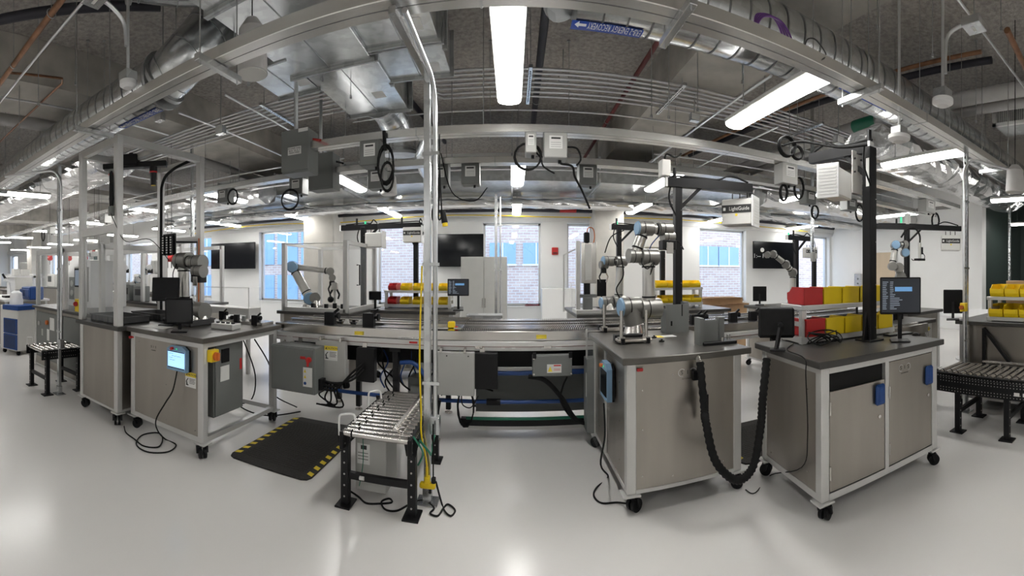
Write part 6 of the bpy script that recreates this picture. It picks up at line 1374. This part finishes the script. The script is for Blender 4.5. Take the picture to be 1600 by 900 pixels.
t = blob('maker_sign', 'small hanging sign with three letters in rounded squares behind the cage', 'sign', (p.x, 4.5, p.z), [('plates', MB().box(-.13, -.05, 0, .01, -.06, .06, .004).box(-.04, .04, 0, .01, -.06, .06, .004).box(.05, .13, 0, .01, -.06, .06, .004), m_wlab), ('wires', MB().cyl((-.09, 0, .06), (-.09, 0, SZ - p.z), .003).cyl((.09, 0, .06), (.09, 0, SZ - p.z), .003), m_ink)])
a = MB()
for k, ch_ in enumerate('SIS'): a.join(text_mb(ch_, .07), ((k - 1) * .09, -.001, 0))
obj('lettering', a, m_ink, t)
for i, x in enumerate((78, 108, 133, 262, 268)):
    p = at_Y(x, 404, 5.8); t = blob('tool_balancer', ['red tool balancer hanging left of the galvanised post', 'red tool balancer hanging right of the galvanised post', 'red tool balancer hanging left of the cage corner post', 'red tool balancer hanging beside the folded robot', 'red tool balancer nearest the folded robot'][i], 'hoist', (p.x, 5.8, p.z), [('reel', MB().cyl((-.06, 0, 0), (.06, 0, 0), .07, n=14).box(-.12, .12, -.03, .03, .05, .10), m_red), ('cord', MB().cyl((0, 0, .1), (0, 0, SZ - p.z), .006), m_ink), ('hook', MB().cyl((0, 0, -.2), (0, 0, -.05), .01), m_blkm)]); t['group'] = 'red tool balancers'
# chiller and lab bench
ch_ = thing('chiller_unit', 'white and blue upright cooling unit on casters at the left edge', 'machine', (-6.95, 2.50, 0), R(20)); obj('cabinet', MB().box(-.28, .22, 0, .5, .08, .88, .01), m_beige, ch_)
obj('blue_top', MB().box(-.2, .23, -.02, .5, .80, .89, .01), m_blu, ch_); 
for z in (.10, .38): q = obj('blue_grille', MB().box(-.17, .21, -.02, 0, z, z + .27, .006), m_blu, ch_); s = MB(); [s.box(-.13, .17, -.024, -.02, z + .03 + k * .025, z + .04 + k * .025) for k in range(9)]; obj('grille_slots', s, m_ink, q)
obj('white_jug', MB().cyl((-.06, .2, .89), (-.06, .2, 1.10), .13, .11, n=20).cyl((-.06, .2, 1.10), (-.06, .2, 1.14), .11, .05, n=20), m_white, ch_); 
for x, y in ((-.22, .06), (.16, .06), (-.22, .44), (.16, .44)): obj('caster', MB().cyl((x - .015, y, .04), (x + .015, y, .04), .04, n=14).box(x - .02, x + .02, y - .02, y + .02, .04, .08), m_black, ch_)
t = bench('lab_bench', 'white lab bench at the far left edge', -9.4, 2.6, 1.9, .9, top=m_white, group=None, post=.05, casters=False)
blob('microscope', 'white and black microscope on the far left lab bench', 'microscope', (-8.2, 2.9, TZ), [('base', MB().box(-.12, .12, -.1, .12, 0, .04, .01), m_black), ('arm', MB().bar((0, .1, .02), (0, .06, .34), .05).bar((0, .06, .34), (0, -.08, .38), .06), m_white), ('eyepiece', MB().cyl((0, -.04, .38), (0, -.12, .5), .025), m_black)])
blob('shelf_unit', 'white shelf above the far left lab bench with small boxes', 'shelf', (-8.6, 3.3, TZ), [('uprights', MB().box(-.8, -.76, 0, .2, 0, .5).box(.8, .84, 0, .2, 0, .5), m_white), ('shelf', MB().box(-.8, .84, -.05, .25, .42, .46), m_white), ('boxes', MB().box(-.5, -.3, 0, .15, .46, .62, .01).box(.1, .3, 0, .15, .46, .6, .01), m_beige)])
for k, (x, c, l) in enumerate(((-7.55, m_blu, 'upper blue bin beside the far left lab bench'), (-7.35, m_blu, 'blue bin left of the clear cage'))):
    t = blob('parts_bin', l, 'bin', (x, 3.0, TZ + .0), [('shell', MB().box(-.12, .12, 0, .3, 0, .25, .02), c), ('lip', MB().box(-.13, .13, -.03, 0, .05, .2, .006), c)])
blob('office_chair', 'black office chair at the far left edge', 'chair', (-7.9, 2.1, 0), [('seat', MB().box(-.24, .24, -.24, .24, .44, .52, .04), m_black), ('backrest', MB().box(-.22, .22, .2, .26, .55, .98, .03), m_black), ('column', MB().cyl((0, 0, .08), (0, 0, .44), .03), m_blkm), ('base', MB().bar((-.28, 0, .06), (.28, 0, .06), .04).bar((0, -.28, .06), (0, .28, .06), .04), m_blkm)])
for i, (x, y) in enumerate(((-10.5, 5.5), (-12.5, 4.2), (-14.5, 6.5), (-16.5, 4.5), (-9.2, 6.6))):
    b_ = bench('workbench', ['distant workbench by the far left windows', 'second distant workbench at the far left', 'third distant workbench at the far left', 'most distant workbench at the far left', 'distant workbench behind the left cages'][i], x, y, 1.4, .8, group='distant benches', casters=False, top=m_char)
    blob('test_machine', ['pale machine on the bench by the far left windows', 'pale machine on the second distant bench', 'pale machine on the third distant bench', 'pale machine on the most distant bench', 'pale machine behind the left cages'][i], 'machine', (x + .7, y + .4, TZ), [('body', MB().box(-.4, .3, -.3, .3, 0, .5, .03), m_beige), ('column', MB().box(.1, .3, -.1, .1, .5, .85, .02), m_lbox), ('screen', MB().box(-.3, 0, -.305, -.3, .2, .42), m_ink)])
# ================================================================ every loose piece of a part becomes a part of its own
KEEP = set('slots bolt_holes printing lettering keys code_lines seam louvres grille_slots ring logo hazard_stripes ribs screen_text label_print slanted_rollers far_rollers middle_rollers left_rollers tape_band arrow jacket joint_ring screen_writing hanging_chain'.split())
ONE = {'feet': 'foot', 'louvres': 'louvre', 'boxes': 'box', 'switches': 'switch', 'legs': 'leg', 'bolts': 'bolt'}
def clusters(me):
    n = len(me.vertices); par = list(range(n))
    def fd(a):
        while par[a] != a: par[a] = par[par[a]]; a = par[a]
        return a
    for p in me.polygons:
        v0 = fd(p.vertices[0])
        for v in p.vertices[1:]:
            r = fd(v)
            if r != v0: par[r] = v0
    isl = {}
    for v in me.vertices: isl.setdefault(fd(v.index), []).append(v.index)
    ks = list(isl)
    if len(ks) < 2: return None
    if len(ks) > 60: return None
    bb = []
    for k in ks:
        c = [me.vertices[i].co for i in isl[k]]
        bb.append(([min(q[a] for q in c) - .006 for a in range(3)], [max(q[a] for q in c) + .006 for a in range(3)]))
    g = list(range(len(ks)))
    def fg(a):
        while g[a] != a: a = g[a]
        return a
    for i in range(len(ks)):
        for j in range(i):
            if all(bb[i][0][a] <= bb[j][1][a] and bb[j][0][a] <= bb[i][1][a] for a in range(3)): g[fg(i)] = fg(j)
    out = {}
    for i, k in enumerate(ks): out.setdefault(fg(i), []).append(k)
    if not 2 <= len(out) <= 14: return None
    root = {v: fd(v) for v in range(n)}; own = {}
    for gi, kk in enumerate(out.values()):
        for k in kk: own[k] = gi
    return [own[root[p.vertices[0]]] for p in me.polygons], len(out)
MERGE = set('slots bolt_holes grille_slots keys louvres seam ribs hazard_stripes code_lines printing screen_text label_print screws'.split())
MC = {}
for o in list(bpy.data.objects):
    if o.type != 'MESH' or o.parent is None or o.name.split('.')[0] not in MERGE: continue
    host = o.parent if o.parent.type == 'MESH' else None
    if host is None:
        sib = [c for c in kids(o.parent) if c.type == 'MESH' and c.name.split('.')[0] not in MERGE and not kids(c)] or [c for c in kids(o.parent) if c.type == 'MESH' and c.name.split('.')[0] not in MERGE]
        if not sib: continue
        ob = [sum(q) / 8 for q in zip(*[tuple(b) for b in o.bound_box])]
        def far(c):
            b = [[q[a] for q in c.bound_box] for a in range(3)]; e = sum(max(0, min(b[a]) - ob[a], ob[a] - max(b[a])) for a in range(3)); return (round(e, 2), -max(c.dimensions))
        host = min(sib, key=far)
    key = (host.data.name, o.data.name)
    if key not in MC:
        a, b = host.data, o.data; mb = MB(); mats_ = list(a.materials)
        mb.v = [tuple(v.co) for v in a.vertices] + [tuple(v.co) for v in b.vertices]; n = len(a.vertices)
        mb.f = [list(p.vertices) for p in a.polygons] + [[n + v for v in p.vertices] for p in b.polygons]
        mb.m = [p.material_index for p in a.polygons] + [len(mats_) + p.material_index for p in b.polygons]; mb.sm = [p.use_smooth for p in a.polygons] + [p.use_smooth for p in b.polygons]
        MC[key] = mesh_of(mb, mats_ + list(b.materials))
    host.data = MC[key]; bpy.data.objects.remove(o)
bpy.context.view_layer.update()
SPLIT = {}
for o in list(bpy.data.objects):
    if o.type != 'MESH' or o.parent is None or o.name.split('.')[0] in KEEP or o.get('kind') == 'stuff': continue
    if o.parent.get('kind') == 'structure': continue
    me = o.data
    if me.name not in SPLIT:
        c = clusters(me); SPLIT[me.name] = None
        if c:
            assign, k = c; parts = []
            for gi in range(k):
                mb = MB(); remap = {}
                for p, a in zip(me.polygons, assign):
                    if a != gi: continue
                    f = []
                    for v in p.vertices:
                        if v not in remap: remap[v] = len(mb.v); mb.v.append(tuple(me.vertices[v].co))
                        f.append(remap[v])
                    mb.f.append(f); mb.m.append(p.material_index); mb.sm.append(p.use_smooth)
                parts.append(mesh_of(mb, list(me.materials)))
            SPLIT[me.name] = parts
    parts = SPLIT[me.name]
    if not parts: continue
    nm = o.name.split('.')[0]; w_ = nm.split('_'); w_[-1] = ONE.get(w_[-1], w_[-1][:-1] if w_[-1].endswith('s') and not w_[-1].endswith('ss') and len(w_[-1]) > 3 else w_[-1]); nm = '_'.join(w_)
    par_ = o.parent
    o.data = parts[0]; o.name = nm
    for m_ in parts[1:]:
        q = bpy.data.objects.new(nm, m_); COL.objects.link(q); q.parent = par_
        if 'label' in o: q['label'] = o['label']
# names that end in a plural although they hold one piece
for me in list(bpy.data.meshes):
    if me.users == 0: bpy.data.meshes.remove(me)
